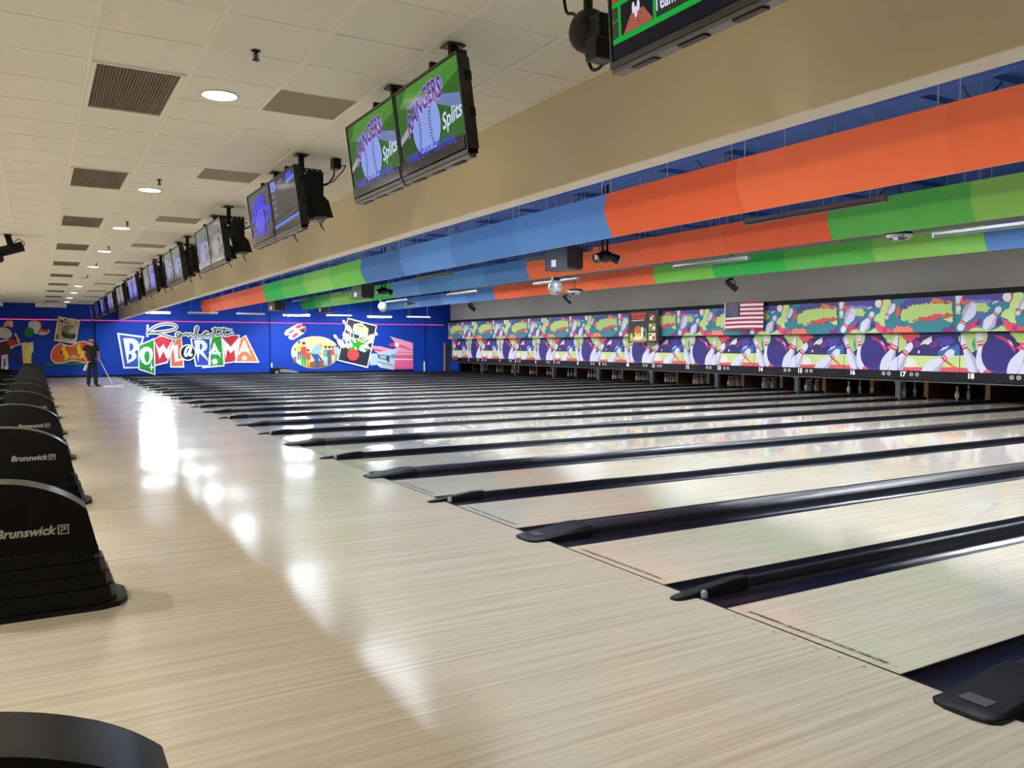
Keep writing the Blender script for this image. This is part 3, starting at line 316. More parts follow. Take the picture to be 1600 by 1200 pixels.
M_floor = wood('approach_boards', '#b5a890', '#cbc2ac', .165, 0., .0026, spec=.40)
M_lane = wood('lane_boards', '#c6b9a1', '#dad0ba', .16, .6, .0007)
M_navy = mat('navy_paint', '#0c3594', .6, spec=.15, bump=(60, .05))
M_deck = mat('deck_blue', '#123a80', .8)
M_gray = mat('gray_wall', '#8f8b86', .9, bump=(3, .05))
M_tan = mat('tan_paint', '#d4c9ae', .38, bump=(80, .04))
M_cream = mat('cream_trim', '#fff9ee', .5)
M_tile = mat('ceiling_tile', '#e8e8e4', .95, bump=(260, .35), var=(140, .10))
M_tbar = mat('ceiling_bar', '#ecece8', .6)
M_black = mat('black_plastic', '#0b0b0d', .42, spec=.22, bump=(300, .05))
M_gloss = mat('black_gloss', '#0a0a0c', .22)
M_gut = mat('gutter_navy', '#0e1224', .3, coat=.15)
M_cap = mat('divider_black', '#101119', .4, spec=.25)
M_nose = mat('nose_black', '#0c0c0f', .5, spec=.2)
M_white = mat('white_enamel', '#d9dadb', .4)
M_steel = mat('steel', '#8d9094', .35, .9)
M_wire = mat('wire', '#9aa0a8', .5, .4)
M_dark = mat('dark_void', '#08080a', .9)
M_tube = mat('lamp_cool', '#ffffff', .4, emit=(.80, .91, 1, 1), es=LAMP_COOL)
M_wash = mat('lamp_wash', '#ffffff', .4, emit=(.80, .90, 1, 1), es=LAMP_WASH)
M_mlamp = mat('lamp_mask', '#ffffff', .4, emit=(.95, .97, 1, 1), es=LAMP_MASK)
M_row1 = mat('lamp_added_front', '#ffffff', .4, emit=(.86, .93, 1, 1), es=LAMP_ROW1)
M_row2 = mat('lamp_row_middle', '#ffffff', .4, emit=(.88, .94, 1, 1), es=LAMP_ROW2)
M_extra = mat('lamp_added_fill', '#ffffff', .4, emit=(1, .97, .92, 1), es=LAMP_EXTRA)
M_down = mat('lamp_warm', '#ffffff', .4, emit=(1, .9, .75, 1), es=LAMP_DOWN)
M_ltube = mat('tube_off', '#6d7074', .3)
def S(o): o['kind'] = 'structure'; return o

# ------------------------------------------------------------------ the setting
XL, YN = -9.0, -4.0
m = MB(); m.box(XL, 0, YN, YW, -.12, 0, M_floor); S(m.build('floor'))
m = MB(); m.box(-.002, .010, .16, 40.9, -.001, .0012, M_black); S(m.build('trim_1'))['label'] = 'black foul line across the front of all lanes'
m = MB(); m.box(0, 22, YN, YW, -.4, -.16, M_dark); S(m.build('floor_pit'))
m = MB(); m.box(0, 20, YN, .05, -.16, 0, M_floor); S(m.build('floor_near'))
m = MB(); m.box(XL-.2, 17.4, YW, YW+.2, -.2, DECK, M_navy); S(m.build('wall_far'))
m = MB(); m.box(7.02, 7.60, YW-.10, YW, 0, DECK, M_navy); S(m.build('trim_2'))
m = MB(); m.box(14.85, 15.5, YW-.10, YW, 0, DECK, M_navy); S(m.build('trim_3'))
m = MB(); m.box(-.86, -.66, YW-.10, YW, 0, CEIL, M_navy); S(m.build('trim_4'))
m = MB(); m.box(XL, 15.5, YW-.012, YW, 0, .10, M_black); S(m.build('baseboard_far'))
m = MB(); m.box(XL-.2, XL, YN, YW, -.1, DECK, mat('wall_beige', '#b9a98a', .8)); S(m.build('wall_left'))
m = MB(); m.box(XL-.2, 22, YN-.2, YN, -.4, DECK, mat('wall_beige', '#b9a98a', .8)); S(m.build('wall_near'))
m = MB(); m.box(22, 22.2, YN, YW, -.4, DECK, M_dark); S(m.build('wall_right'))
m = MB(); m.box(17.2, 22, YW, YW+.2, -.4, DECK, M_dark); S(m.build('wall_pit'))
m = MB(); m.box(16.62, 16.8, YN, 40.92, 2.74, DECK, M_gray); S(m.build('wall_pins'))
m = MB(); m.box(16.30, 16.66, YN, 40.92, 2.69, 2.81, mat('valance_black', '#08080a', .8, spec=.2)); S(m.build('trim_5'))
m = MB(); m.box(19.3, 19.4, YN, 41, -.2, 2.7, M_dark); S(m.build('wall_curtain'))
m = MB(); m.box(.10, .255, YN, YW, SOF, DECK, M_tan); S(m.build('wall_soffit'))
m = MB(); m.box(.101, .262, YN, YW, SOF-.006, SOF-.0002, M_cream); S(m.build('trim_6'))['label'] = 'cream strip along the underside of the tan soffit'
m = MB(); m.box(XL-.2, 22.2, YN-.2, YW+.2, DECK, DECK+.2, M_deck); S(m.build('ceiling_deck'))
# roof joists over the lanes
m = MB()
for k in range(8):
    y = 1.5+k*5.2
    m.box(.3, 16.6, y-.05, y+.05, DECK-.10, DECK-.002, M_deck); m.box(.3, 16.6, y-.05, y+.05, DECK-.62, DECK-.54, M_deck)
    for j in range(13):
        x = .6+j*1.25; m.tube([(x, y, DECK-.58), (x+.62, y, DECK-.08), (x+1.25, y, DECK-.58)], .02, M_deck, 5)
S(m.build('ceiling_joists'))
m = MB(); m.cyl((6.0, YN, 4.55), (6.0, YW, 4.55), .10, .10, M_deck, 12); m.cyl((2.2, YN, 4.7), (2.2, YW, 4.7), .05, .05, M_deck, 8); S(m.build('ceiling_pipes'))
# suspended ceiling: tiles lying on a bar grid, 0.61 m squares
GX0, GY0, G = -.489-.6096*15, 4.83-.6096*15, .6096
skip = set()
def col_of(x): return int(math.floor((x-GX0)/G))
def row_of(y): return int(math.floor((y-GY0)/G))
vents = []
for k in range(10):
    r = row_of(6.4)+6*k; vents.append((col_of(-2.6), r)); skip |= {(col_of(-2.6), r), (col_of(-2.6), r+1)}
panels = []
for k in range(10):
    r = row_of(6.35) if k == 0 else row_of(9.4)+6*(k-1)
    panels.append((col_of(-1.4), r)); skip |= {(col_of(-1.4), r)}
m = MB(); nx = int((.1-GX0)/G)+1; ny = int((YW-GY0)/G)+1
for i in range(-1, nx):
    for j in range(int((YN-GY0)/G)-1, ny):
        if (i, j) in skip: continue
        x0, y0 = GX0+i*G, GY0+j*G
        a, b, c, d = max(x0+.006, XL), min(x0+G-.006, .098), max(y0+.006, YN), min(y0+G-.006, YW)
        if b-a > .02 and d-c > .02: m.box(a, b, c, d, CEIL+.004, CEIL+.02, M_tile)
S(m.build('ceiling'))
m = MB()
for i in range(-1, nx+1):
    x = GX0+i*G
    if XL < x < .09: m.box(x-.013, x+.013, YN, YW, CEIL-.004, CEIL+.012, M_tbar)
for j in range(int((YN-GY0)/G)-1, ny+1):
    y = GY0+j*G
    vx = sorted(GX0+a*G for a, b in vents if b+1 == j)
    if YN < y < YW:
        if vx: m.box(XL, vx[0], y-.008, y+.008, CEIL+.0005, CEIL+.011, M_tbar); m.box(vx[0]+G, .098, y-.008, y+.008, CEIL+.0005, CEIL+.011, M_tbar)
        else: m.box(XL, .098, y-.008, y+.008, CEIL+.0005, CEIL+.011, M_tbar)
m.box(.075, .099, YN, YW, CEIL-.004, CEIL+.012, M_tbar)
S(m.build('ceiling_grid'))
m = MB(); m.box(XL, .1, YN, YW, CEIL+.05, CEIL+.06, M_black); S(m.build('ceiling_void'))
for n, (a, b) in enumerate(((-3.23, -2.02), (-5.6, -4.43))):
    m = MB(); m.box(a, b, YW-.55, YW-.01, 3.14, CEIL-.006, M_tile); S(m.build('trim_%d' % (7+n), bevel=.005))
# door opening at the end of the pin wall
m = MB(); m.box(16.72, 16.80, YW-.05, YW-.001, 0, 1.60, mat('door_jamb', '#8d8577', .5)); m.box(16.80, 17.15, YW-.03, YW-.002, 0, 1.60, mat('door_leaf', '#3a2f2c', .5)); S(m.build('door_1'))
m = MB(); m.box(17.15, 17.25, 40.95, YW, 0, DECK, M_navy); S(m.build('wall_corner'))

# ------------------------------------------------------------------ ceiling fittings
M_grille = mat('grille_metal', '#8d857a', .5, .2)
def make_vent():
    t = empty('ceiling_vent')
    m = MB(); z = CEIL; w, l = G-.03, 2*G-.03
    for a in ((0, .03, 0, l), (w-.03, w, 0, l), (0, w, 0, .03), (0, w, l-.03, l)): m.box(*a, -.004, .02, M_tbar)
    m.build('frame', t)
    m = MB(); n = 26
    for i in range(n):
        x = .035+(w-.07)*i/(n-1); m.add([(x-.006, .03, .02), (x+.004, .03, .0), (x+.004, l-.03, .0), (x-.006, l-.03, .02)], [(0, 1, 2, 3)], M_grille)
    for i in range(40):
        y = .03+(l-.06)*i/39; m.box(.03, w-.03, y-.002, y+.002, .008, .018, M_grille)
    m.build('grille', t)
    m = MB(); m.box(.005, w-.005, .005, l-.005, .022, .03, mat('vent_back', '#6a625a', .8)); m.build('backing', t)
    return t
v0 = make_vent()
for k, (i, j) in enumerate(vents):
    t = v0 if k == 0 else copy_tree(v0)
    t.location = (GX0+i*G+.015, GY0+j*G+.015, CEIL)
    tag(t, 'dark slatted air vent in the white ceiling, %s from the camera' % ordn(k+1), 'vent', 'slatted air vents in the ceiling')
M_taupe = mat('taupe_panel', '#84786a', .7)
def make_panel():
    t = empty('ceiling_panel'); m = MB(); m.box(.012, G-.012, .012, G-.012, 0, .015, M_taupe); m.build('plate', t, bevel=.003)
    return t
p0 = make_panel()
for k, (i, j) in enumerate(panels):
    t = p0 if k == 0 else copy_tree(p0)
    t.location = (GX0+i*G, GY0+j*G, CEIL+.001)
    tag(t, 'plain taupe square ceiling panel beside the screens, %s from the camera' % ordn(k+1), 'ceiling panel', 'plain taupe ceiling panels')
def make_downlight(lit=True, lamp=None):
    t = empty('ceiling_light')
    m = MB(); m.lathe([(.142, .004), (.142, -.004), (.128, -.008), (.120, -.004), (.120, .004)], M_white, n=28); m.build('trim_ring', t, True)
    m = MB(); m.lathe([(.001, -.012), (.06, -.010), (.118, -.003), (.118, .004)], (lamp or M_down) if lit else mat('lamp_dead', '#6b655a', .5), n=24); m.build('lens', t, True)
    return t
d0 = make_downlight()
for k, y in enumerate([6.42, 10.71, 14.40, 18.10, 21.80, 25.50, 29.15, 32.85, 36.5, 39.9]):
    if k == 5: t = make_downlight(False)
    else: t = d0 if k == 0 else copy_tree(d0)
    t.location = (-2.05, y, CEIL)
    tag(t, ('unlit' if k == 5 else 'bright')+' round recessed ceiling light, %s from the camera' % ordn(k+1), 'ceiling light', 'round recessed ceiling lights')
e0 = make_downlight(True, M_extra)
for k, (x, y) in enumerate(EXTRA_LIGHTS):
    t = e0 if k == 0 else copy_tree(e0); t.location = (x, y, CEIL)
    tag(t, 'round fill light added over the unseen seating side, %s row, %s along' % (ordn(int(-x//2)), ordn(k+1)), 'ceiling light', 'fill lights added over the seating side')
def make_sprinkler():
    t = empty('sprinkler_head')
    m = MB(); m.lathe([(.03, .003), (.03, -.004), (.012, -.010), (.010, -.02)], M_black, n=14); m.build('escutcheon', t, True)
    m = MB(); m.cyl((0, 0, -.018), (0, 0, -.055), .007, .007, M_black, 8); m.tube([(-.014, 0, -.02), (-.016, 0, -.04), (0, 0, -.055)], .003, M_black); m.tube([(.014, 0, -.02), (.016, 0, -.04), (0, 0, -.055)], .003, M_black); m.build('frame', t)
    m = MB(); m.lathe([(.024, -.060), (.024, -.056), (.004, -.054)], M_black, n=14); m.build('deflector', t)
    return t
s0 = make_sprinkler()
for k, y in enumerate([5.35, 10.0, 13.66, 17.24, 20.9, 24.6]):
    t = s0 if k == 0 else copy_tree(s0)
    t.location = (-2.03, y, CEIL+.003)
    tag(t, 'small black fire sprinkler head under the ceiling, %s from the camera' % ordn(k+1), 'sprinkler', 'fire sprinklers in the ceiling')

# ------------------------------------------------------------------ lanes
M_mark = mat('lane_mark', '#3a3228', .35)
def make_lane():
    t = empty('bowling_lane')
    m = MB(); m.box(.011, 18.9, 0, LW, -.10, 0, M_lane); m.build('lane_surface', t, bevel=.002)
    m = MB(); h = .0012
    for i in range(7):                         # aiming arrows
        y = LW/2+(i-3)*.132; x = 4.8-abs(i-3)*.38
        m.add([(x, y, h), (x-.16, y-.016, h), (x-.16, y+.016, h)], [(0, 2, 1)], M_mark)
    m.build('arrows', t)
    m = MB()
    for i in (-4, -3, -2, -1, 1, 2, 3, 4):
        y = LW/2+i*.105; m.add([(2.1+.011*math.cos(a*PI/4), y+.011*math.sin(a*PI/4), h) for a in range(8)], [tuple(range(8))], M_mark)
    m.build('dots', t)
    m = MB(); B = (Vector((.075, LW/2, 0)), -VY, VX, VZ)
    write(m, 'SLIP HAZARD - PLEASE DO NOT CROSS THIS LINE', B, (0, 0), .038, M_black, .0012, bold=.02, shear=.15)
    m.build('warning_text', t)
    for sx in (-.47, .47):
        m = MB(); write(m, '*', B, (sx, -.01), .05, mat('red_star', '#a4484a', .5), .0012); m.build('star_mark', t)
    return t
l0 = make_lane()
for n in range(24, 0, -1):
    t = l0 if n == 24 else copy_tree(l0)
    t.location = (0, lane_y(n), 0)
    tag(t, ('glossy pale wooden lane running to number %d on the masking' % n) if n <= 18 else 'glossy pale wooden lane, %s one counted from the camera' % ordn(25-n), 'bowling lane', 'parallel wooden bowling lanes')
# approach dots before the foul line: inlaid in the floor
m = MB()
for n in range(1, 25):
    for i in range(7):
        y = lane_y(n)+LW/2+(i-3)*.132
        m.add([(-.055+.008*math.cos(a*PI/4), y+.008*math.sin(a*PI/4), .0012) for a in range(8)], [tuple(range(8))], M_mark)
for (x0, y0), (x1, y1) in SEAM:
    d = (Vector((x1, y1, 0))-Vector((x0, y0, 0))).normalized(); q = Vector((-d.y, d.x, 0))*.0014
    m.add([Vector((x0, y0, .0008))+q, Vector((x1, y1, .0008))+q, Vector((x1, y1, .0008))-q, Vector((x0, y0, .0008))-q], [(0, 3, 2, 1)], mat('seam_brown', '#6f624d', .5))
S(m.build('floor_marks'))

# ------------------------------------------------------------------ dividers: two gutters and a cap
def gutter_mesh(y0, y1):
    m = MB(); n = 10; w = y1-y0; sec = []
    for i in range(n+1):
        a = PI*i/n; sec.append((y0+w/2-w/2*math.cos(a), -.004-.072*math.sin(a)**.8))
    vs = [(x, y, z) for x in (.004, 17.84) for y, z in sec]
    m.add(vs, [(i, i+1, n+1+i+1, n+1+i) for i in range(n)], M_gut)
    m.add([(.004, y, z) for y, z in sec]+[(.004, y1, -.12), (.004, y0, -.12)], [tuple(range(n+3))], M_gut)
    return m
def make_divider(hw, half, wide):
    """hw: half width of the cap, half: half of the gap between the lane edges"""
    t = empty('lane_divider')
    gutter_mesh(-half+.004, -hw).build('gutter', t, True, ang=60); gutter_mesh(hw, half-.004).build('gutter', t, True, ang=60)
    m = MB(); top = .058 if wide else .052
    sec = [(-hw, -.10), (-hw, .012), (-hw+.006, .034), (-hw*.72, top-.004), (-hw*.35, top), (hw*.35, top), (hw*.72, top-.004), (hw-.006, .034), (hw, .012), (hw, -.10)]
    if wide: sec = [(-hw, -.10), (-hw, .03), (-hw+.004, .045), (-hw+.03, top), (0, top+.004), (hw-.03, top), (hw-.004, .045), (hw, .03), (hw, -.10)]
    n = len(sec); m.add([(x, y, z) for x in (.30, 17.84) for y, z in sec], [(i, i+1, n+i+1, n+i) for i in range(n-1)]+[tuple(range(n))[::-1], tuple(range(n, 2*n))], M_cap)
    m.build('cap', t, True, ang=50)
    # rounded nose that laps over the foul line
    m = MB(); st = [(-.145, .0, .45), (-.14, .012, .72), (-.11, .020, .92), (-.04, .026, 1.), (.06, .036, 1.), (.2, .052, 1.), (.30, top+.010, 1.), (.42, top+.012, 1.)]
    W = hw+.006; rows = []
    for x, z, k in st: rows.append([(x, -W*k, -.02 if x > 0 else 0.), (x, -W*k, z*.55), (x, -W*k*.86, z), (x, 0, z+.003), (x, W*k*.86, z), (x, W*k, z*.55), (x, W*k, -.02 if x > 0 else 0.)])
    vs = [q for r in rows for q in r]; fs = []
    for i in range(len(rows)-1):
        for j in range(6): fs.append((i*7+j, i*7+j+1, (i+1)*7+j+1, (i+1)*7+j))
    fs += [tuple(range(7))[::-1], tuple(range((len(rows)-1)*7, len(rows)*7))]
    m.add(vs, fs, M_nose); m.build('nose', t, True, bevel=.003, ang=50)
    m = MB(); q = W+.006
    P = [(.05, -q), (-.10, -q), (-.135, -q*.8), (-.152, -q*.4), (-.152, q*.4), (-.135, q*.8), (-.10, q), (.05, q)]
    m.prism(P, 'z', .0005, .009, M_black); m.build('rubber_lip', t, bevel=.002)
    if not wide:
        m = MB(); m.lathe([(.020, .0), (.020, .03), (.012, .042), (.002, .045)], mat('sensor_lens', '#8f9299', .3), (.04, -hw-.025, 0), 12); m.build('foul_sensor', t, True)
    else:
        m = MB(); m.box(-.06, .02, -.06, .06, .026, .0345, mat('worn_black', '#3a3b40', .6)); m.build('finger_pad', t, bevel=.004)
    return t
dn, dw = make_divider(.033, .2655, False), make_divider(.128, .367, True)
for p in range(12, 0, -1):
    a, b = 2*p-1, 2*p
    t = dw if p == 12 else copy_tree(dw); t.location = (0, wide_cap(p), 0)
    tag(t, ('wide black gutter divider between lanes %d and %d' % (a, b)) if b <= 18 else 'wide black gutter divider, %s of the wide ones from the camera' % ordn(13-p), 'gutter divider', 'black gutter dividers between lanes')
    t = dn if p == 12 else copy_tree(dn); t.location = (0, wide_cap(p)+PITCH/2, 0)
    tag(t, ('narrow black gutter divider between lanes %d and %d' % (a-1, a) if a > 1 else 'narrow black gutter divider between lane 1 and the blue wall') if b <= 18 else 'narrow black gutter divider, %s of the narrow ones from the camera' % ordn(13-p), 'gutter divider', 'black gutter dividers between lanes')

# ------------------------------------------------------------------ ball returns on the approach
M_rack = mat('rack_black', '#050505', .8, spec=.1)
M_hood = mat('hood_black', '#090808', .28, spec=.2, bump=(400, .05))
def make_return():
    t = empty('ball_return')
    top = smooth_line([(-.84, .715), (-.72, .726), (-.60, .719), (-.48, .700), (-.355, .655), (-.265, .603), (-.20, .548)], 5)
    prof = [(-.90, .30), (-.88, .66), (-.86, .70)]+top+[(-.165, .40), (-.150, .32), (-.150, .30)]
    hw = lambda z: .105+(.72-z)*.13
    n = len(prof); m = MB(); vs = [(x, -hw(z), z) for x, z in prof]+[(x, hw(z), z) for x, z in prof]
    fs = [(i, i+1, n+i+1, n+i) for i in range(n-1)]
    tr = tessellate_polygon([[Vector((q[0], q[1], 0)) for q in prof]])
    fs += [tuple(a) for a in tr]+[tuple(n+i for i in a[::-1]) for a in tr]+[(n-1, 0, n, 2*n-1)]
    m.add(vs, fs, M_hood); m.build('hood', t, True, bevel=.016, seg=3)
    tiers = [(.335, .262, -.135, .172), (.262, .192, -.105, .188), (.192, .118, -.080, .203), (.118, .028, -.056, .218)]
    for z1, z0, x1, w in tiers:
        P = [(-1.36, -w), (x1-.10, -w), (x1-.03, -w*.82), (x1, -w*.45), (x1, w*.45), (x1-.03, w*.82), (x1-.10, w), (-1.36, w)]
        m = MB(); k = .965; q = [(x*1. if i not in (2, 3, 4, 5, 1, 6) else x-.012, y*k) for i, (x, y) in enumerate(P)]
        v = [(x, y, z0) for x, y in P]+[(x, y, z1) for x, y in q]; nn = len(P)
        m.add(v, [(i, (i+1) % nn, nn+(i+1) % nn, nn+i) for i in range(nn)]+[tuple(range(nn))[::-1], tuple(range(nn, 2*nn))], M_hood)
        m.build('skirt', t, bevel=.006)
    P = [(-1.38, -.236), (-.14, -.236), (-.05, -.20), (-.004, -.11), (0, 0), (-.004, .11), (-.05, .20), (-.14, .236), (-1.38, .236)]
    m = MB(); m.prism(P, 'z', 0, .028, M_black); m.build('base_plate', t, bevel=.008)
    # ball rack behind the hood
    m = MB(); m.box(-2.55, -.88, -.30, .30, .36, .43, M_rack); m.box(-2.55, -1.30, -.33, -.29, .40, .49, M_rack); m.box(-2.55, -1.30, .29, .33, .40, .49, M_rack); m.box(-2.58, -2.53, -.33, .33, .36, .50, M_rack); m.build('ball_rack', t, bevel=.012)
    m = MB(); m.box(-2.3, -1.36, -.16, .16, .0, .36, M_rack); m.build('pedestal', t, bevel=.01)
    for y in (-.22, .22):
        m = MB(); m.tube([(-2.5, y, .455), (-1.34, y, .455)], .012, M_steel, 8); m.build('rail', t)
    # lettering on both flanks
    for s_ in (-1, 1):
        sl = .13; en = Vector((0, s_, sl)).normalized(); ey = Vector((0, -s_*sl, 1)).normalized(); ex = VX if s_ < 0 else -VX
        m = MB(); z = .452; O = Vector((-.50, s_*(hw(z)+.001), z)); lg = mat('logo_silver', '#8f8a80', .5)
        B = (O, ex, ey, en); write(m, 'Brunswick', B, (0, 0), .066, lg, .002, bold=.03, shear=.25)
        x = .155
        m.flat([(x, -.026), (x+.054, -.026), (x+.054, .026), (x, .026)], B, .002, lg); m.flat([(x+.006, -.020), (x+.048, -.020), (x+.048, .020), (x+.006, .020)], B, .003, M_hood)
        m.flat([(x+.014, -.016), (x+.020, -.016), (x+.020, -.004), (x+.038, -.004), (x+.043, .005), (x+.038, .015), (x+.012, .015), (x+.012, .009), (x+.034, .009), (x+.034, .002), (x+.014, .002)], B, .004, lg)
        m.build('logo', t)
    return t
r0 = make_return()
for p in range(12, 0, -1):
    t = r0 if p == 12 else copy_tree(r0)
    t.location = (-2.85, wide_cap(p), 0)
    tag(t, 'black humped ball return on the approach, %s one from the camera' % ordn(13-p), 'ball return', 'black ball returns along the approach')

# ------------------------------------------------------------------ masking over the pins
def mask_basis(x, y0): return (Vector((x, y0, 0)), -VY, VZ, -VX)
def lower_mesh(a, b):
    m = MB(); B = mask_basis(0, 0)
    m.plate([(a+.006, .79), (b-.006, .79), (b-.006, 1.785), (a+.006, 1.785)], B, -.03, 0, paint('#262058'))
    art(m, LOWER, B, (a+.006, b-.006, .792, 1.783), dim=.8)
    return m
lowA, lowB = lower_mesh(0, PITCH/2), lower_mesh(PITCH/2, PITCH)
def lower_panel(mesh, strip):
    t = empty('masking_panel'); mesh.build('picture', t); return t
pa, pb = lower_panel(lowA, 0), lower_panel(lowB, 0)
M_strip = mat('strip_black', '#09090b', .6, spec=.2)
M_num = paint('#f2f2f0')
def number_strip(t, n, a, b):
    B = mask_basis(-.012, 0); m = MB()
    m.plate([(a+.003, .555), (b-.003, .555), (b-.003, .788), (a+.003, .788)], B, -.03, 0, M_strip); st = m.build('number_strip', t, bevel=.004)
    m = MB(); x = .15 if n % 2 else PITCH/2+.29
    write(m, str(n), B, (x, .695), .175, M_num, .002, bold=.05); m.build('number', st)
    m = MB(); xs = (.40, .56) if n % 2 else (PITCH/2+1.27, PITCH/2+1.43)
    for q in xs:
        ring = [(q+.052*math.cos(2*PI*i/20), .70+.052*math.sin(2*PI*i/20)) for i in range(20)]; rin = [(q+.03*math.cos(2*PI*i/20), .70+.03*math.sin(2*PI*i/20)) for i in range(20)]
        m.flat(ring, B, .002, paint('#b9b9b6')); m.flat(rin, B, .003, M_strip); m.flat([(q-.02, .692), (q+.02, .692), (q+.02, .708), (q-.02, .708)], B, .004, paint('#b9b9b6'))
    m.build('ball_lamp', st)
    m = MB(); m.plate([(a+.003, .50), (b-.003, .50), (b-.003, .54), (a+.003, .54)], mask_basis(.05, 0), -.2, 0, M_steel if False else mat('lip_gray', '#3a3b3e', .5)); m.build('lower_lip', t)
for n in range(24, 0, -1):
    p = (n+1)//2; src = pa if n % 2 else pb
    t = src if n >= 23 else copy_tree(src)
    t.location = (XM, wide_cap(p)+PITCH/2, 0)
    what = 'a toppling pin' if n % 2 else 'a big purple ball'
    tag(t, 'lower masking panel with %s, above lane %s' % (what, n if n <= 18 else 'place '+ordn(25-n)+' from the camera'), 'masking panel', 'lower painted masking panels')
for t in [o for o in list(bpy.data.objects) if o.get('group') == 'lower painted masking panels']:
    y = t.location.y; p = round(12-(y-PITCH/2-1.852)/PITCH); odd = 'toppling' in t['label']; n = 2*p-1 if odd else 2*p
    number_strip(t, n, 0 if odd else PITCH/2, PITCH/2 if odd else PITCH)
def upper_mesh(a, b):
    m = MB(); B = mask_basis(0, 0)
    m.plate([(a+.006, 1.79), (b-.006, 1.79), (b-.006, 2.68), (a+.006, 2.68)], B, -.03, 0, paint('#2a727e'))
    art(m, UPPER, B, (a+.006, b-.006, 1.792, 2.678), seed=5, dim=.8)
    return m
u0 = empty('upper_masking_panel'); upper_mesh(0, PITCH).build('picture', u0)
m = MB(); m.box(.031, .26, -PITCH+.01, -.01, 2.64, 2.66, M_black); m.box(.031, .06, -PITCH+.03, -.03, 1.80, 2.64, M_black); m.build('bracket', u0)
for p in range(12, 1, -1):
    t = u0 if p == 12 else copy_tree(u0); t.location = (16.35, wide_cap(p-1), 0)
    a, b = 2*p-2, 2*p-1
    tag(t, 'upper masking panel with flying pins and splashes, above lanes %s' % ('%d and %d' % (a, b) if b <= 18 else '%s and %s from the camera' % (ordn(25-b), ordn(25-a))), 'masking panel', 'upper painted masking panels')
uh = empty('upper_masking_panel', (16.35, wide_cap(1)+PITCH, 0)); upper_mesh(PITCH/2, PITCH).build('picture', uh)
tag(uh, 'short upper masking panel at the blue wall, above lane 1', 'masking panel', 'upper painted masking panels')

# posts and kickbacks between the pin decks
M_kick = mat('kickback_wood', '#56341c', .55, var=(6, .2)); M_edge = mat('kickback_edge', '#8d744e', .5)
def make_post():
    t = empty('pin_deck_post'); m = MB(); m.box(-.05, .05, -.07, .07, -.02, .50, mat('post_gray', '#2c2d2f', .6)); m.build('upright', t, bevel=.006)
    m = MB(); m.box(-.07, .07, -.09, .09, .44, .50, mat('post_gray', '#2c2d2f', .6)); m.build('head_plate', t); return t
def make_kick():
    t = empty('kickback'); m = MB(); m.box(.03, 1.35, -.06, .06, -.05, .62, M_kick); m.build('board', t, bevel=.004)
    m = MB(); m.box(0, .03, -.06, .06, -.05, .62, M_edge); m.build('front_edge', t); return t
q0, k0 = make_post(), make_kick()
for p in range(12, 0, -1):
    b = 2*p; a = b-1
    t = q0 if p == 12 else copy_tree(q0); t.location = (16.66, wide_cap(p)-PITCH/2 if p < 12 else wide_cap(12)-PITCH/2, 0)
    lab = ('between lanes %d and %d' % (b, b+1)) if b <= 17 else 'at the %s slim divider from the camera' % ordn(13-p)
    tag(t, 'dark gray square post under the masking '+lab, 'post', 'posts under the masking')
    for c, (i, j) in ((wide_cap(p), (a, b)), (wide_cap(p)+PITCH/2, (a-1, a))):
        t = k0 if (p == 12 and c == wide_cap(12)) else copy_tree(k0); t.location = (17.85, c, 0)
        lab = 'between the pin decks of lanes %d and %d' % (i, j) if i > 0 else 'beside the pin deck of lane 1'
        if j > 18: lab = 'between the pin decks of the %s and %s lanes from the camera' % (ordn(25-j), ordn(25-i))
        tag(t, 'brown wooden board '+lab, 'kickback', 'wooden kickback boards')

# pins
M_pin = mat('pin_white', '#e4e0d8', .25, coat=.3); M_band = mat('pin_red', '#b02a30', .3)
prof = [(r*.385, z*.381) for z, r in PIN]; prof = [(max(r, .0005)*1.0, z) for r, z in prof]
pm = []
for i in range(len(prof)-1):
    z = (prof[i][1]+prof[i+1][1])/2/.381; pm.append(M_band if .64 < z < .78 else M_pin)
m = MB(); m.lathe(prof, M_pin, n=14, mats=pm); pin0 = m.build('bowling_pin', smooth=True, ang=60)
first = True
RW = ['head pin', 'second row', 'third row', 'back row']
full = [(r, c) for r in range(4) for c in range(r+1)]
sets = {n: full for n in range(1, 15)}
sets[15] = [(0, 0), (2, 1), (3, 3)]; sets[16] = [(2, 0), (3, 1)]; sets[17] = [(0, 0), (2, 1)]; sets[18] = [(1, 1), (3, 3)]
PO = {1: ['head pin'], 2: ['on the left', 'on the right'], 3: ['on the left', 'in the middle', 'on the right'], 4: ['far left', 'second from left', 'third from left', 'far right']}
for n in range(1, 19):
    for r, c in sets[n]:
        o = pin0 if first else pin0.copy()
        if not first: COL.objects.link(o)
        first = False
        o.location = (18.0+.264*r, lane_y(n)+LW/2+(r/2-c)*.305, 0)
        pos = 'at the head of the rack' if r == 0 else '%s, %s' % (RW[r], PO[r+1][c])
        tag(o, 'white red-necked bowling pin on lane %d, %s' % (n, pos), 'bowling pin', 'bowling pins on the pin decks')
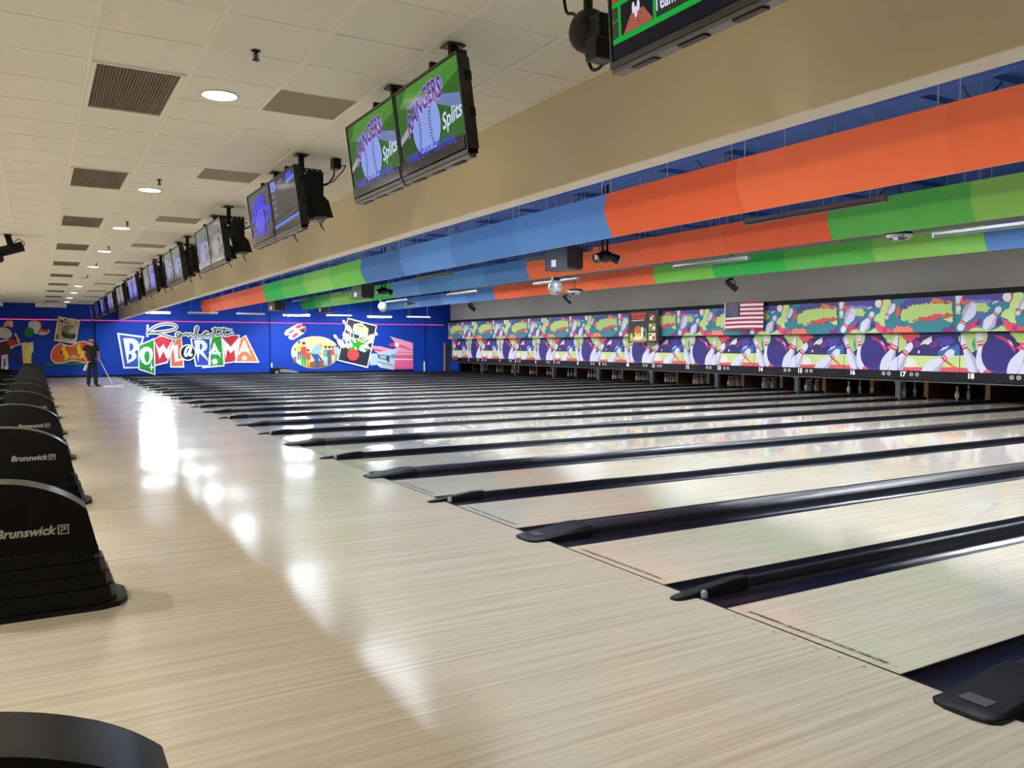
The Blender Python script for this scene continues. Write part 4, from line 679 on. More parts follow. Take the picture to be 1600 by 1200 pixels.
# ------------------------------------------------------------------ curved ceiling panels over the lanes
HUES = {'orange': ['#ee6634', '#e85f30', '#f06d3c', '#ea6838'], 'green': ['#6fc04e', '#18aa44', '#4eb24a', '#84c85c'], 'blue': ['#5286cc', '#4678be', '#5c90d6', '#4c80c6']}
def panel_mesh(L, drop, out):
    m = MB(); n = 19; sec = []
    for i in range(n+1):
        t = i/n; x = -.035*t/.42 if t < .42 else -.035+(out+.035)*((t-.42)/.58)**1.3; sec.append((x, -drop*t))
    th = .022; k = len(sec); vs = []
    for y in (-L/2+.0004, L/2-.0004):
        vs += [(x, y, z) for x, z in sec]+[(x+th, y, z+.002) for x, z in sec]
    fs = []
    for i in range(n):
        fs += [(i, i+1, 2*k+i+1, 2*k+i), (k+i, 2*k+k+i, 2*k+k+i+1, k+i+1), (i, k+i, k+i+1, i+1), (2*k+i, 2*k+i+1, 3*k+i+1, 3*k+i)]
    fs += [(0, 2*k, 3*k, k)]
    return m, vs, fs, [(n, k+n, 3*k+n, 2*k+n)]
LP = 2.44
def row(name, x, top, drop, out, seam, y0, y1, colour):
    k0_ = math.ceil((y0-seam)/LP-.01); i = 0
    y = seam+k0_*LP
    cache = {}
    while y+LP <= y1+.3:
        i += 1; c = colour(y+LP/2); hx = HUES[c][(i*7+len(name)) % 4]
        mt = mat('panel_'+hx.strip('#'), hx, .75, bump=(90, .12), var=(1.2, .05))
        t = empty('ceiling_baffle', (x, y+LP/2, top))
        if hx not in cache:
            m, vs, fs, rim = panel_mesh(LP, drop, out); m.add(vs, fs, mt); m.add(vs, rim, mat('panel_lit_rim', '#ece9df', .6)); cache[hx] = m.build('curved_panel', t, True, ang=50)  # pale rim colour paints in light caught by the bottom edge
        else:
            o = cache[hx].copy(); COL.objects.link(o); o.parent = t
        if 'w' not in cache:
            m = MB(); 
            m.tube([(0, -LP*.46, 0), (0, -LP*.46, DECK-top-.002)], .006, M_wire, 5); cache['w'] = m.build('hanger_wire', t)
            m = MB(); m.tube([(0, LP*.46, 0), (0, LP*.46, DECK-top-.002)], .006, M_wire, 5); cache['x'] = m.build('hanger_wire', t)
        else:
            for q in 'wx': o = cache[q].copy(); COL.objects.link(o); o.parent = t
        tag(t, '%s curved hanging panel, %s of the %s row counted from the camera' % (c, ordn(i), name), 'ceiling baffle', '%s row of curved ceiling panels' % name)
        y += LP
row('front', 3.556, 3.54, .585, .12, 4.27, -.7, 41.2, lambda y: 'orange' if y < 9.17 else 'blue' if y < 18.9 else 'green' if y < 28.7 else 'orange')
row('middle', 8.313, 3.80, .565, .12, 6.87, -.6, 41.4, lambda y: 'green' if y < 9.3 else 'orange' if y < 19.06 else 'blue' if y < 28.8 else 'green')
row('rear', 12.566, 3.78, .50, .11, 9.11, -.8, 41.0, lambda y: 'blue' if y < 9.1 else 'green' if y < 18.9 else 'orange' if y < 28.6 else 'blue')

# ------------------------------------------------------------------ strip lights
def strip_light(name, L, lamp, wing=.10, lens=0, tip=-.02):
    """long fitting along Y: channel, two slanted reflector wings, tube"""
    t = empty(name); m = MB()
    m.box(-.04, .04, -L/2, L/2, .02, .075, M_white)
    for s_ in (-1, 1): m.add([(s_*.035, -L/2, .03), (s_*wing, -L/2, tip), (s_*wing, L/2, tip), (s_*.035, L/2, .03), (s_*.035, -L/2, .036), (s_*(wing+.003), -L/2, tip+.004), (s_*(wing+.003), L/2, tip+.004), (s_*.035, L/2, .036)], [(0, 1, 2, 3), (4, 7, 6, 5), (1, 5, 6, 2), (0, 4, 5, 1), (3, 2, 6, 7)], M_white)
    m.build('housing', t, bevel=.002)
    if lens:
        m = MB(); m.prism([(-lens/2, .018), (-lens*.42, -.012), (-lens*.2, -.024), (lens*.2, -.024), (lens*.42, -.012), (lens/2, .018)], 'y', -L/2+.02, L/2-.02, lamp); m.build('lens', t)
    else:
      for x in (-.028, .028):
        m = MB(); m.cyl((x, -L/2+.03, .0), (x, L/2-.03, .0), .016, .016, lamp, 8); m.build('tube', t, True)
    for y in (-L*.4, L*.4):
        m = MB(); m.tube([(0, y, .07), (0, y, 1.)], .004, M_wire, 5); m.build('hanger', t)
    return t
FRONT = [3.0, 6.6, 10.9, 15.0, 20.6, 24.4, 28.3, 33.2, 37.6]
f0 = strip_light('strip_light', 2.44, M_tube, .11, .15, -.036)
for c in f0.children:
    if c.name.startswith('hanger'):
        for v in c.data.vertices:
            if v.co.z > .5: v.co.z = DECK-3.55-.005
for k, y in enumerate(FRONT):
    t = f0 if k == 0 else copy_tree(f0); t.location = (1.0, y, 3.56)
    tag(t, 'lit strip light hung behind the tan soffit, %s from the camera' % ordn(k+1), 'strip light', 'strip lights behind the soffit')
g0 = empty('strip_light'); m = MB(); m.box(-.045, .045, -1.22, 1.22, .015, .07, mat('channel_grey', '#45474a', .4)); m.box(-.05, .05, -1.23, -1.19, -.02, .07, mat('channel_end', '#5a5c60', .4)); m.box(-.05, .05, 1.19, 1.23, -.02, .07, mat('channel_end', '#5a5c60', .4)); m.build('housing', g0, bevel=.003)
m = MB(); m.cyl((0, -1.19, -.004), (0, 1.19, -.004), .019, .019, mat('tube_grey', '#3a3c40', .3), 8); m.build('tube', g0, True)
m = MB(); m.box(-.03, .03, -1.19, 1.19, .006, .0145, mat('slot_dark', '#17181b', .7)); m.build('slot', g0)
for y in (-1., 1.):
    m = MB(); m.tube([(0, y, .068), (0, y, 1.)], .004, M_wire, 5); m.build('hanger', g0)
for c in g0.children:
    if c.name.startswith('hanger'):
        for v in c.data.vertices:
            if v.co.z > .5: v.co.z = DECK-3.38-.005
i = 0
for r, x, ys in (('front and middle', 6.5, [8.18, 14.83, 21.3, 27.9, 34.6]), ('middle and rear', 10.5, [7.6, 14.4, 21.0, 27.3, 33.7])):
    for k, y in enumerate(ys):
        t = g0 if i == 0 else copy_tree(g0); i += 1; t.location = (x, y, 3.38)
        tag(t, 'unlit strip light between the %s panel rows, %s from the camera' % (r, ordn(k+1)), 'strip light', 'unlit strip lights between the panel rows')
def hang(t, z):
    for c in t.children:
        if c.name.startswith('hanger'):
            for v in c.data.vertices:
                if v.co.z > .5: v.co.z = DECK-z-.005
for nm, x, z, tilt, ys, lamp in (('front', 3.97, 3.48, 0, [2.5, 7.4, 12.3, 17.2, 22.1, 27.0, 31.9, 36.8], M_row1), ('middle', 9.25, 3.64, 0, [3.2, 8.1, 13.0, 17.9, 22.7, 27.6, 32.5, 37.3], M_row2), ('rear', 13.9, 3.66, -8, [4.4, 9.3, 14.4, 19.5, 24.4, 29.3, 34.2, 38.6], M_mlamp)):  # lamps behind the front row are added to light the middle panels
    h0 = strip_light('strip_light', 2.44, lamp); hang(h0, z)
    for k, y in enumerate(ys):
        t = h0 if k == 0 else copy_tree(h0); t.location = (x, y, z); t.rotation_euler = (0, math.radians(tilt), 0)
        tag(t, 'lit strip light hidden behind the %s panel row, %s from the camera' % (nm, ordn(k+1)), 'strip light', 'strip lights hidden by the panel rows')
def wall_washer(lit):
    t = empty('wall_strip_light'); L = 1.28; m = MB()
    m.box(-L/2, L/2, -.05, .05, .03, .075, M_white)
    for s_ in (-1, 1): m.add([(-L/2, s_*.05, .045), (-L/2-.01, s_*.12, .002), (L/2+.01, s_*.12, .002), (L/2, s_*.05, .045), (-L/2, s_*.05, .05), (-L/2-.01, s_*.123, .006), (L/2+.01, s_*.123, .006), (L/2, s_*.05, .05)], [(0, 1, 2, 3), (4, 7, 6, 5), (1, 5, 6, 2), (0, 4, 5, 1), (3, 2, 6, 7)], M_white)
    m.build('housing', t, bevel=.002)
    for y in (-.032, .032):
        m = MB(); m.cyl((-L/2+.03, y, -.008), (L/2-.03, y, -.008), .019, .019, M_wash if lit else M_ltube, 8); m.build('tube', t, True)
    for x in (-.5, .5):
        m = MB(); m.tube([(x, 0, .07), (x, 0, DECK-2.90-.003)], .004, M_wire, 5); m.build('hanger', t)
    return t
w1, w2 = wall_washer(True), wall_washer(False)
used = set()
for k, x in enumerate([1.35, 3.38, 5.49, 7.66, 9.77, 11.9, 14.04]):
    lit = k in (0, 3, 5); src = w1 if lit else w2
    t = copy_tree(src) if src in used else src; used.add(src)
    t.location = (x, 39.4, 2.90); t.rotation_euler = (0, 0, 0)
    tag(t, '%s strip light hung before the blue mural wall, %s from the left' % ('lit' if lit else 'unlit', ordn(k+1)), 'strip light', 'strip lights before the mural wall')

# ------------------------------------------------------------------ speakers, effect lights
M_spk = mat('speaker_black', '#131313', .6, bump=(200, .1)); M_spk2 = mat('speaker_side', '#3a3b3e', .6)
def make_speaker():
    t = empty('loudspeaker'); m = MB()
    m.prism([(-.30, .0), (.30, .0), (.30, .46), (-.30, .46)], 'x', -.20, .22, M_spk2); m.build('cabinet', t, bevel=.01)
    m = MB(); m.box(-.262, .262, -.32, -.302, .03, .44, M_spk); m.build('grille', t, bevel=.008)
    m = MB(); m.box(-.206, -.2015, .02, .14, .06, .20, M_white); m.build('badge', t)
    for y in (-.2, .2):
        m = MB(); m.tube([(0, y, .45), (0, y, DECK-3.0-.004)], .006, M_wire, 5); m.build('hanger', t)
    return t
sp = make_speaker()
for k, (x, y) in enumerate([(6.12, 14.05), (6.12, 26.0), (6.12, 37.2), (9.4, 40.6)]):
    t = sp if k == 0 else copy_tree(sp); t.location = (x, y, 3.0 if x < 9 else 3.1); t.rotation_euler = (math.radians(0), 0, math.radians(18))
    tag(t, 'black loudspeaker hung among the ceiling panels, %s from the camera' % ordn(k+1), 'loudspeaker', 'loudspeakers over the lanes')
M_chrome = mat('chrome', '#c3c7cc', .12, 1.)
def make_scanner():
    t = empty('effect_light'); m = MB()
    m.ell((0, 0, 0), (.17, .19, .13), M_black, 16, 8); m.build('body', t, True)
    for s_ in (-1, 1):
        d = Vector((s_*.3, -.10, -.12)).normalized(); c = Vector((s_*.13, -.03, .0)); m = MB()
        m.cyl(c, c+d*.17, .085, .10, M_black, 14); m.cyl(c+d*.17, c+d*.172, .08, .08, M_chrome, 14); m.build('barrel', t, True)
        m = MB(); e = c+d*.2+Vector((0, -.02, .03)); m.box(e.x-.03, e.x+.03, e.y-.01, e.y+.01, e.z-.05, e.z+.05, M_white); m.build('mirror', t)
        m = MB(); m.tube([(s_*.06, 0, .09), (s_*.06, 0, DECK-3.30-.004)], .025, M_black, 8); m.build('stem', t)
    m = MB(); m.tube([(-.10, 0, .08), (-.16, .0, .16), (-.11, .0, .24), (-.14, 0, .36)], .008, M_black); m.build('cable', t)
    return t
sc = make_scanner()
for k, (x, y) in enumerate([(7.0, 13.8), (7.0, 26.3)]):
    t = sc if k == 0 else copy_tree(sc); t.location = (x, y, 3.30)
    tag(t, 'black twin-barrel effect light hung by the panels, %s from the camera' % ordn(k+1), 'effect light', 'twin-barrel effect lights')
M_grey = mat('grey_shell', '#83888d', .35, .3)
def make_globe():
    t = empty('disco_globe'); m = MB(); m.ell((0, 0, 0), (.21, .21, .21), M_grey, 20, 12); m.build('shell', t, True)
    m = MB(); m.lathe([(.17, -.14), (.15, -.20), (.10, -.235), (.002, -.25)], M_chrome, n=16); m.build('dome', t, True)
    m = MB(); m.box(-.11, .11, -.06, .06, .20, .28, M_black); m.tube([(0, 0, .27), (0, 0, DECK-3.17-.004)], .012, M_black, 6); m.build('mount', t)
    m = MB(); m.lathe([(.19, -.03), (.215, .0), (.19, .03)], M_black, n=20); m.build('ring', t, True)
    return t
gl = make_globe()
for k, (x, y) in enumerate([(10.0, 20.25), (10.0, 34.1)]):
    t = gl if k == 0 else copy_tree(gl); t.location = (x, y, 3.17); t.rotation_euler = (0, 0, 0)
    tag(t, 'round gray disco globe hung by the rear panels, %s from the camera' % ordn(k+1), 'disco globe', 'gray disco globes')
def make_dish():
    t = empty('mirror_dome'); m = MB(); m.lathe([(.25, .03), (.24, .075), (.12, .10), (.015, .11)], M_black, n=20); m.build('cap', t, True)
    m = MB(); m.lathe([(.002, -.09), (.12, -.075), (.21, -.03), (.245, .03)], M_chrome, n=12); m.build('mirror_bowl', t)
    m = MB(); m.tube([(0, 0, .10), (0, 0, DECK-3.08-.004)], .012, M_black, 6); m.build('stem', t)
    return t
di = make_dish()
for k, (x, y, z) in enumerate([(10.8, 20.4, 3.06), (10.8, 33.0, 3.2), (10.8, 9.72, 3.5)]):
    t = di if k == 0 else copy_tree(di); t.location = (x, y, z)
    for c in t.children:
        if c.name.startswith('stem'): c.scale.z = (DECK-z-.004)/(DECK-3.08-.004)
    tag(t, 'small mirrored dome light hung on a thin stem, %s' % ('beside the nearer gray globe' if k == 0 else 'beside the farther gray globe' if k == 1 else 'alone under the green rear panels'), 'mirror dome', 'mirrored dome lights')
def make_spot():
    t = empty('spotlight'); m = MB(); d = Vector((.55, -.35, -.55)).normalized()
    m.cyl(Vector((0, 0, 0))-d*.16, Vector((0, 0, 0))+d*.18, .07, .085, M_black, 14); m.cyl(-d*.22, -d*.16, .05, .065, M_black, 12); m.build('can', t, True)
    m = MB(); m.tube([(-.02, .10, 0), (-.02, .10, .14), (0, 0, .17), (.02, -.10, .14), (.02, -.10, 0)], .012, M_black, 6); m.build('yoke', t)
    m = MB(); m.tube([(0, 0, .16), (0, 0, DECK-3.12-.004)], .012, M_black, 6); m.build('stem', t); m = MB(); m.box(-.13, .02, -.04, .04, .15, .21, M_black); m.build('box', t)
    return t
so = make_spot()
for k, y in enumerate([16.75, 24.9, 32.5]):
    t = so if k == 0 else copy_tree(so); t.location = (13.6, y, 3.12)
    tag(t, 'black spotlight aimed at the masking, %s from the camera' % ordn(k+1), 'spotlight', 'black spotlights before the gray wall')

# ------------------------------------------------------------------ screens
def tv_art(kind):
    """picture on a screen, a: 0..1 left to right, b: 0..1 top to bottom"""
    W, H = .90, .515; m = MB(); B = (Vector((-W/2, 0, H/2)), VX, -VZ, -VY); hs = [.0006]; dy = .125 if kind == 'score' else 0
    def P(pts, c, s_=.9):
        q = [(a*W, (b+dy)*H) for a, b in pts]; m.flat(q, B, hs[0], glow(c, s_)); hs[0] += .00007
    def E(cx, cy, rx, ry, c, s_=.9, n=36): P([(cx+rx*math.cos(2*PI*i/n), cy+ry*math.sin(2*PI*i/n)) for i in range(n)], c, s_)
    def T(s_, cx, cy, size, c, es=.9, warp=None, rot=0., **k):
        cy += dy
        BB = (B[0]+Vector((cx*W, 0, -cy*H)), VX, VZ, -VY); write(m, s_, BB, (0, 0), size, glow(c, es), hs[0], rot=rot, warp=warp, **k); hs[0] += .00007
    rnd = random.Random(11)
    pal = {'ball': ('#2f6a22', '#4d8f34', '#1f4a1c', '#7486bc', '#b5a0b8', '#93a9f6', '#5a2a9c', '#d9e4ff', '#3f3ad0', '#3a3536', .85),
           'blue': ('#4b4c52', '#55565c', '#47484e', '#4a44ee', '#4a44dd', '#5a58ff', '#3c34f0', '#4a48f8', '#3c38e8', '#4c4a4c', .8),
           'pale': ('#5d6e5c', '#6f8a66', '#5b5f66', '#8f90b0', '#8f8aa0', '#8f98d8', '#6a64a8', '#a8acd0', '#6c6cc0', '#5c5a60', .75),
           'grey': ('#6a6a66', '#77786f', '#62625e', '#9a9a98', '#8c8a88', '#a9abb0', '#777480', '#a8a8aa', '#77777f', '#5a5658', .7),
           'violet': ('#6a66a0', '#7a76c0', '#5c58a0', '#8480e0', '#7a70c8', '#8480f0', '#5a54c8', '#8a88f0', '#5a58d0', '#4c4a58', .8),
           'navy': ('#23245c', '#2a2c70', '#20204c', '#3a3aa8', '#35358c', '#4140c0', '#2c2c90', '#4a48c0', '#2c2c90', '#1c1c40', .6)}
    if kind in pal:
        g0_, g1_, g2_, chalk, bat, ball, ttl, spl, gd, bar, s_ = pal[kind]
        P([(0, 0), (1, 0), (1, .84), (0, .84)], g0_, s_)
        P([(.2, 0), (1, 0), (1, .16), (.7, .26), (.35, .24), (.05, .2)], g1_, s_); P([(0, .55), (.35, .5), (.5, .84), (0, .84)], g2_, s_)
        for i in range(90):
            a, b = rnd.random(), rnd.uniform(.02, .8); d = rnd.uniform(-.02, .02); P([(a, b), (a+.012, b), (a+d, b-.05)], rnd.choice([g1_, g2_, g0_]), s_)
        P([(.16, .24), (.34, .18), (.62, .26), (1, .40), (1, .58), (.7, .40), (.5, .36)], chalk, s_)
        P([(.02, .56), (.68, .12), (.78, .16), (.78, .25), (.72, .27), (.02, .64)], bat, s_); E(.75, .19, .035, .055, chalk, s_, 16)
        E(.47, .56, .229, .342, g2_, s_*.8); E(.47, .56, .225, .335, ball, s_)
        for sg, x0 in ((1, .33), (-1, .58)):
            for i in range(15):
                t_ = (i-7)/7.5; x = x0+sg*.055*math.cos(t_*1.25)-sg*.02; y = .56+t_*.27
                P([(x, y), (x+.022*sg, y-.022), (x+.026*sg, y-.010), (x+.004*sg, y+.012)], '#2a2750' if kind == 'ball' else g2_, s_)
                P([(x, y), (x-.018*sg, y-.022), (x-.016*sg, y-.010), (x+.0, y+.012)], '#2a2750' if kind == 'ball' else g2_, s_)
        T('RANGERS', .47, .27, .115, '#c9bce8' if kind == 'ball' else ttl, s_, bold=.055, warp=lambda x, y: (x*1.05, y*1.45+.26*x-.8*x*x))
        T('RANGERS', .47, .27, .115, ttl, s_, bold=.03, warp=lambda x, y: (x*1.05, y*1.45+.26*x-.8*x*x))
        T('Splits', .86, .60, .125, spl, s_, bold=.02, shear=.3, rot=.12)
        P([(0, .845), (1, .845), (1, 1), (0, 1)], bar, .4)
        T('GAME DAY CENTRAL', .5, .845, .075, gd, s_, bold=.02)
    elif kind == 'menu':
        P([(0, 0), (1, 0), (1, .72), (0, .72)], '#4a4648', .7); P([(0, 0), (1, 0), (1, .16), (0, .22)], '#37333f', .7)
        P([(.03, .02), (.22, .02), (.22, .2), (.03, .2)], '#6c8cf0', .8); P([(.09, .06), (.16, .06), (.16, .16), (.09, .16)], '#3c5ce0', .8)
        P([(.68, .02), (.9, .02), (.9, .12), (.68, .12)], '#3848e8', .8); P([(.66, .14), (.97, .1), (.97, .16), (.66, .2)], '#5c8cf8', .8); P([(.38, .07), (.52, .05), (.52, .11), (.38, .13)], '#6a5ac0', .7)
        for i in range(4): P([(.05, .27+.12*i), (.2, .25+.12*i), (.2, .30+.12*i), (.05, .33+.12*i)], '#7c74a4', .7)
        P([(0, .72), (.6, .66), (1, .66), (1, .84), (0, .84)], '#2c2a3a', .7); P([(.1, .79), (.9, .70), (.9, .72), (.1, .81)], '#6c688c', .7)
        P([(0, .86), (1, .80), (1, .83), (0, .90)], '#4c7cff', .8); P([(0, .84), (1, .785), (1, .795), (0, .855)], '#7cacff', .8); P([(0, .9), (1, .9), (1, 1), (0, 1)], '#3a3638', .5)
    elif kind == 'score':
        P([(0, -.125), (1, -.125), (1, .76), (0, .76)], '#3a3a34', .7); gr = '#0fae3c'
        P([(0, -.12), (.172, -.12), (.172, .43), (0, .43)], '#c2431f', .9); P([(.178, -.12), (.288, -.12), (.288, .43), (.178, .43)], '#c2431f', .9)
        P([(.30, -.12), (.98, -.12), (.98, .46), (.30, .46)], '#26242e', .7)
        T('WARec', .086, .35, .052, '#dfe4ff', .9, bold=.02, warp=lambda x, y: (x, y*1.6))
        P([(0, .435), (.292, .435), (.292, .475), (0, .475)], gr, .9); P([(.288, -.12), (.306, -.12), (.306, .74), (.288, .74)], gr, .9); P([(0, .715), (1, .715), (1, .76), (0, .76)], gr, .9)
        P([(.045, .475), (.063, .475), (.063, .74), (.045, .74)], gr, .9); P([(.066, .48), (.285, .48), (.285, .712), (.066, .712)], '#231f28', .7)
        P([(.08, .712), (.14, .58), (.225, .58), (.283, .70), (.283, .712)], '#b0614c', .85)
        for x, y in ((.155, .55), (.19, .55), (.172, .59)): E(x, y, .010, .045, '#e6e8ff', .9, 12)
        for x, y in ((.18, .64), (.19, .67), (.21, .62)): E(x, y, .004, .006, '#241010', .2, 8)
        P([(.0, .48), (.042, .48), (.042, .71), (0, .71)], '#4c4c3c', .6); P([(0, .58), (.042, .57), (.042, .585), (0, .595)], gr, .7)
        T('WARec', .405, .44, .055, '#dfe4ff', .9, bold=.02, warp=lambda x, y: (x, y*1.5)); P([(.31, .525), (.98, .525), (.98, .533), (.31, .533)], '#6f8f3c', .8); T('Team 23', .405, .615, .055, '#dfe4ff', .9, bold=.02, warp=lambda x, y: (x, y*1.6))
        P([(0, .765), (1, .765), (1, .875), (0, .875)], '#211f2c', .5)
    return m
M_bez = mat('bezel_black', '#101012', .35); M_chin = mat('bezel_grey', '#4a4a4b', .35)
M_glass = mat('screen_back', '#060608', .12)
def make_tv(kind):
    t = empty('television'); W, H = .94, .57; m = MB()
    for a in ((-W/2, -W/2+.014, -H/2, H/2), (W/2-.014, W/2, -H/2, H/2), (-W/2, W/2, H/2-.014, H/2), (-W/2, W/2, -H/2, -H/2+.03)): m.box(a[0], a[1], -.012, .055, a[2], a[3], M_bez)
    m.box(-W/2+.02, W/2-.02, .012, .075, -H/2+.03, H/2-.03, M_bez); m.build('bezel', t, bevel=.004)
    m = MB(); m.box(-W/2+.014, W/2-.014, -.004, .011, -H/2+.03, H/2-.014, M_glass); s_ = m.build('screen', t)
    a = tv_art(kind); a.v = [(x, y-.0042, z+.008) for x, y, z in a.v]; a.build('picture', s_)
    m = MB(); m.prism([(-W/2+.005, -.004), (W/2-.005, -.004), (W/2-.02, .05), (-W/2+.02, .05)], 'z', -H/2-.018, -H/2, M_chin); m.build('chin', t, bevel=.004)
    for x in (-.28, .0, .28):
        m = MB(); m.box(x-.07, x+.07, .006, .04, -H/2-.024, -H/2-.0175, M_black); m.build('foot_slot', t)
    m = MB(); m.box(-.05, .05, .075, .12, -.15, .15, M_black); m.build('back_plate', t)
    m = MB(); m.box(W/2-.001, W/2+.012, .03, .06, .12, .17, M_black); m.box(W/2-.001, W/2+.012, .03, .06, -.08, -.03, M_black); m.build('side_bracket', t)
    return t
def make_mount(box=True):
    """local: x viewer's right, y away from the viewer, z=0 at the ceiling"""
    t = empty('screen_mount'); m = MB()
    m.box(-.06, .06, -.06, .06, -.012, -.001, M_black); m.box(-.025, .025, -.025, .025, -.24, -.01, M_black); m.build('pole', t, bevel=.004)
    b1 = .20 if box else .05
    m = MB(); m.box(-.012, .012, -.16, b1, -.165, -.125, M_black)
    for i in range(6 if box else 3): m.box(-.0135, .0135, -.13+i*.056, -.11+i*.056, -.155, -.135, M_steel)
    m.build('slotted_bar', t)
    if not box: return t
    m = MB(); m.prism([(.03, -.18), (.17, -.18), (.17, -.40), (.22, -.45), (.26, -.60), (.10, -.60), (.05, -.40)], 'x', -.15, .15, M_black); m.build('back_box', t, bevel=.008)
    m = MB(); m.box(-.08, .08, .10, .2, -.625, -.60, mat('bracket_gray', '#77777a', .4)); m.build('foot', t)
    m = MB(); m.tube([(.05, .17, -.30), (.02, .26, -.26), (-.02, .33, -.17), (-.02, .34, -.09)], .008, M_black); m.tube([(.02, .18, -.28), (.05, .30, -.24), (.08, .40, -.12), (.03, .44, -.06), (-.02, .38, -.07)], .006, M_black)
    m.build('cable', t, True)
    m = MB(); m.box(-.06, .04, .31, .39, -.10, -.002, M_black); m.build('junction_box', t, bevel=.004)
    m = MB(); m.tube([(.0, .20, -.60), (.05, .18, -.68), (.02, .22, -.72), (-.05, .2, -.66), (-.03, .18, -.60)], .005, M_black); m.build('wire_loop', t, True)
    return t
CEN = [1.87, 5.11, 8.46, 11.91, 15.35, 18.75, 22.15, 25.55, 28.95, 32.35, 35.75, 39.1]
KINDS = [('score', 'score'), ('ball', 'ball'), ('blue', 'menu'), ('pale', 'grey'), ('pale', 'pale'), ('grey', 'violet'), ('violet', 'violet'), ('grey', 'grey'), ('violet', 'grey'), ('violet', 'navy'), ('navy', 'navy'), ('navy', 'navy')]
DESC = {'score': 'bowling scores on green lines', 'ball': 'a bright baseball advert', 'blue': 'a blue-tinted baseball', 'menu': 'a dark score menu', 'pale': 'a washed-out baseball picture', 'grey': 'a gray faded picture', 'violet': 'a violet-blue picture', 'navy': 'a dark blue picture'}
cache = {}; mnt = make_mount(); mnt2 = make_mount(False); used_m = set()
for k, (cy, (kf, kn)) in enumerate(zip(CEN, KINDS)):
    for far, kind in ((1, kf), (0, kn)):
        y = cy+(.478 if far else -.478)
        if k == 0 and not far: continue
        if kind in cache: t = copy_tree(cache[kind])
        else: t = cache[kind] = make_tv(kind)
        t.location = (-1.163, y, 2.828+(.075 if k == 0 else 0)); t.rotation_euler = (math.radians(7.5 if k else 3.5), 0, -PI/2)
        tag(t, 'hanging screen showing %s, %s half of %s pair from camera' % (DESC[kind], 'far' if far else 'near', ordn(k+1)), 'television', 'ceiling-hung screens along the soffit')
        src = mnt if k >= 2 else mnt2; q = copy_tree(src) if src in used_m else src; used_m.add(src)
        q.location = (-1.0, y, CEIL-.004); q.rotation_euler = (0, 0, -PI/2)
        tag(q, ('black ceiling mount with box and cables behind the %s screen of the %s pair' if k >= 2 else 'black slotted ceiling mount above the %s screen of the %s pair') % ('far' if far else 'near', ordn(k+1)), 'screen mount', 'black screen mounts under the ceiling')
# camera-like device on the first mount, with loose cables
t = empty('pan_head', (-1.0, 3.20, 3.205)); tag(t, 'black rounded device with two drooping cables beside the nearest screen', 'camera head')
m = MB(); m.ell((0, 0, -.27), (.085, .105, .10), M_black, 16, 10); m.build('shell', t, True, ang=80)
m = MB(); m.cyl((0, 0, -.19), (0, 0, .109), .022, .022, M_black, 10); m.cyl((0, 0, .09), (0, 0, .11), .05, .05, M_black, 12); m.build('stem', t, True)
m = MB(); m.box(-.05, .06, -.16, -.06, -.40, -.24, M_black); m.box(-.09, .02, -.19, -.10, -.46, -.36, M_black); m.build('bracket', t, bevel=.01)
m = MB(); m.tube(smooth_line3([(0, .21, .105), (0, .205, -.02), (0, .18, -.12), (0, .12, -.15), (0, .06, -.21)]), .008, M_black, 8); m.tube(smooth_line3([(0, .03, -.33), (0, .0, -.40), (0, -.04, -.46), (0, -.11, -.46), (0, -.17, -.41)]), .008, M_black, 8); m.build('cable', t, True)
# device on the ceiling over the approach, at the left
t = empty('ceiling_projector', (-3.63, 16.2, CEIL)); tag(t, 'black ceiling-mounted projector device at the left edge, above the ball returns', 'projector')
m = MB(); m.box(-.06, .06, -.06, .06, -.01, -.001, M_black); m.prism([(-.05, -.01), (.04, -.01), (.09, -.16), (-.01, -.18)], 'y', -.04, .04, M_black); m.build('bracket', t)
m = MB(); a, b = Vector((-.42, .0, -.40)), Vector((.22, 0, -.18)); d = (b-a).normalized(); m.cyl(a+d*.30, b, .085, .085, M_black, 12); m.cyl(a, a+d*.30, .05, .06, M_black, 12); m.build('barrel', t, True)
m = MB(); m.cyl(a, a+Vector((-.06, 0, -.03)), .10, .07, M_black, 14); m.build('lens_hood', t, True)
m = MB(); m.lathe([(.06, -.05), (.06, .05)], M_black, (-.12, -.08, -.42), 14, Matrix.Rotation(PI/2, 3, 'X')); m.tube([(-.1, -.02, -.35), (-.12, -.05, -.40)], .02, M_black); m.build('knob', t, True)
m = MB(); m.tube([(-.42, 0, -.36), (-.30, 0, -.25), (-.12, 0, -.24), (.0, 0, -.22)], .008, M_black); m.tube([(.08, .0, -.12), (.16, 0, -.06), (.24, 0, -.12), (.22, 0, -.20)], .008, M_black); m.build('cable', t, True)
# ------------------------------------------------------------------ murals on the far wall
def wall_basis(d): return (Vector((0, YW-d, 0)), VX, VZ, -VY)
WB = wall_basis(.012)
def cut(name, key, label, cat, d=.03, group=None, th=.012, extra=None):
    """painted cut-out board fixed to the wall: first shape is the board, the rest its paint"""
    sh = WALL[key]; m = MB(); B = wall_basis(d); m.plate(sh[0][2], B, -th, 0, paint(sh[0][1])); h = .0015
    for kind, col, pts, w in sh[1:]:
        m.flat(pts, B, h, paint(col)); h += .0008
    o = m.build(name); 
    if label: tag(o, label, cat, group)
    return o
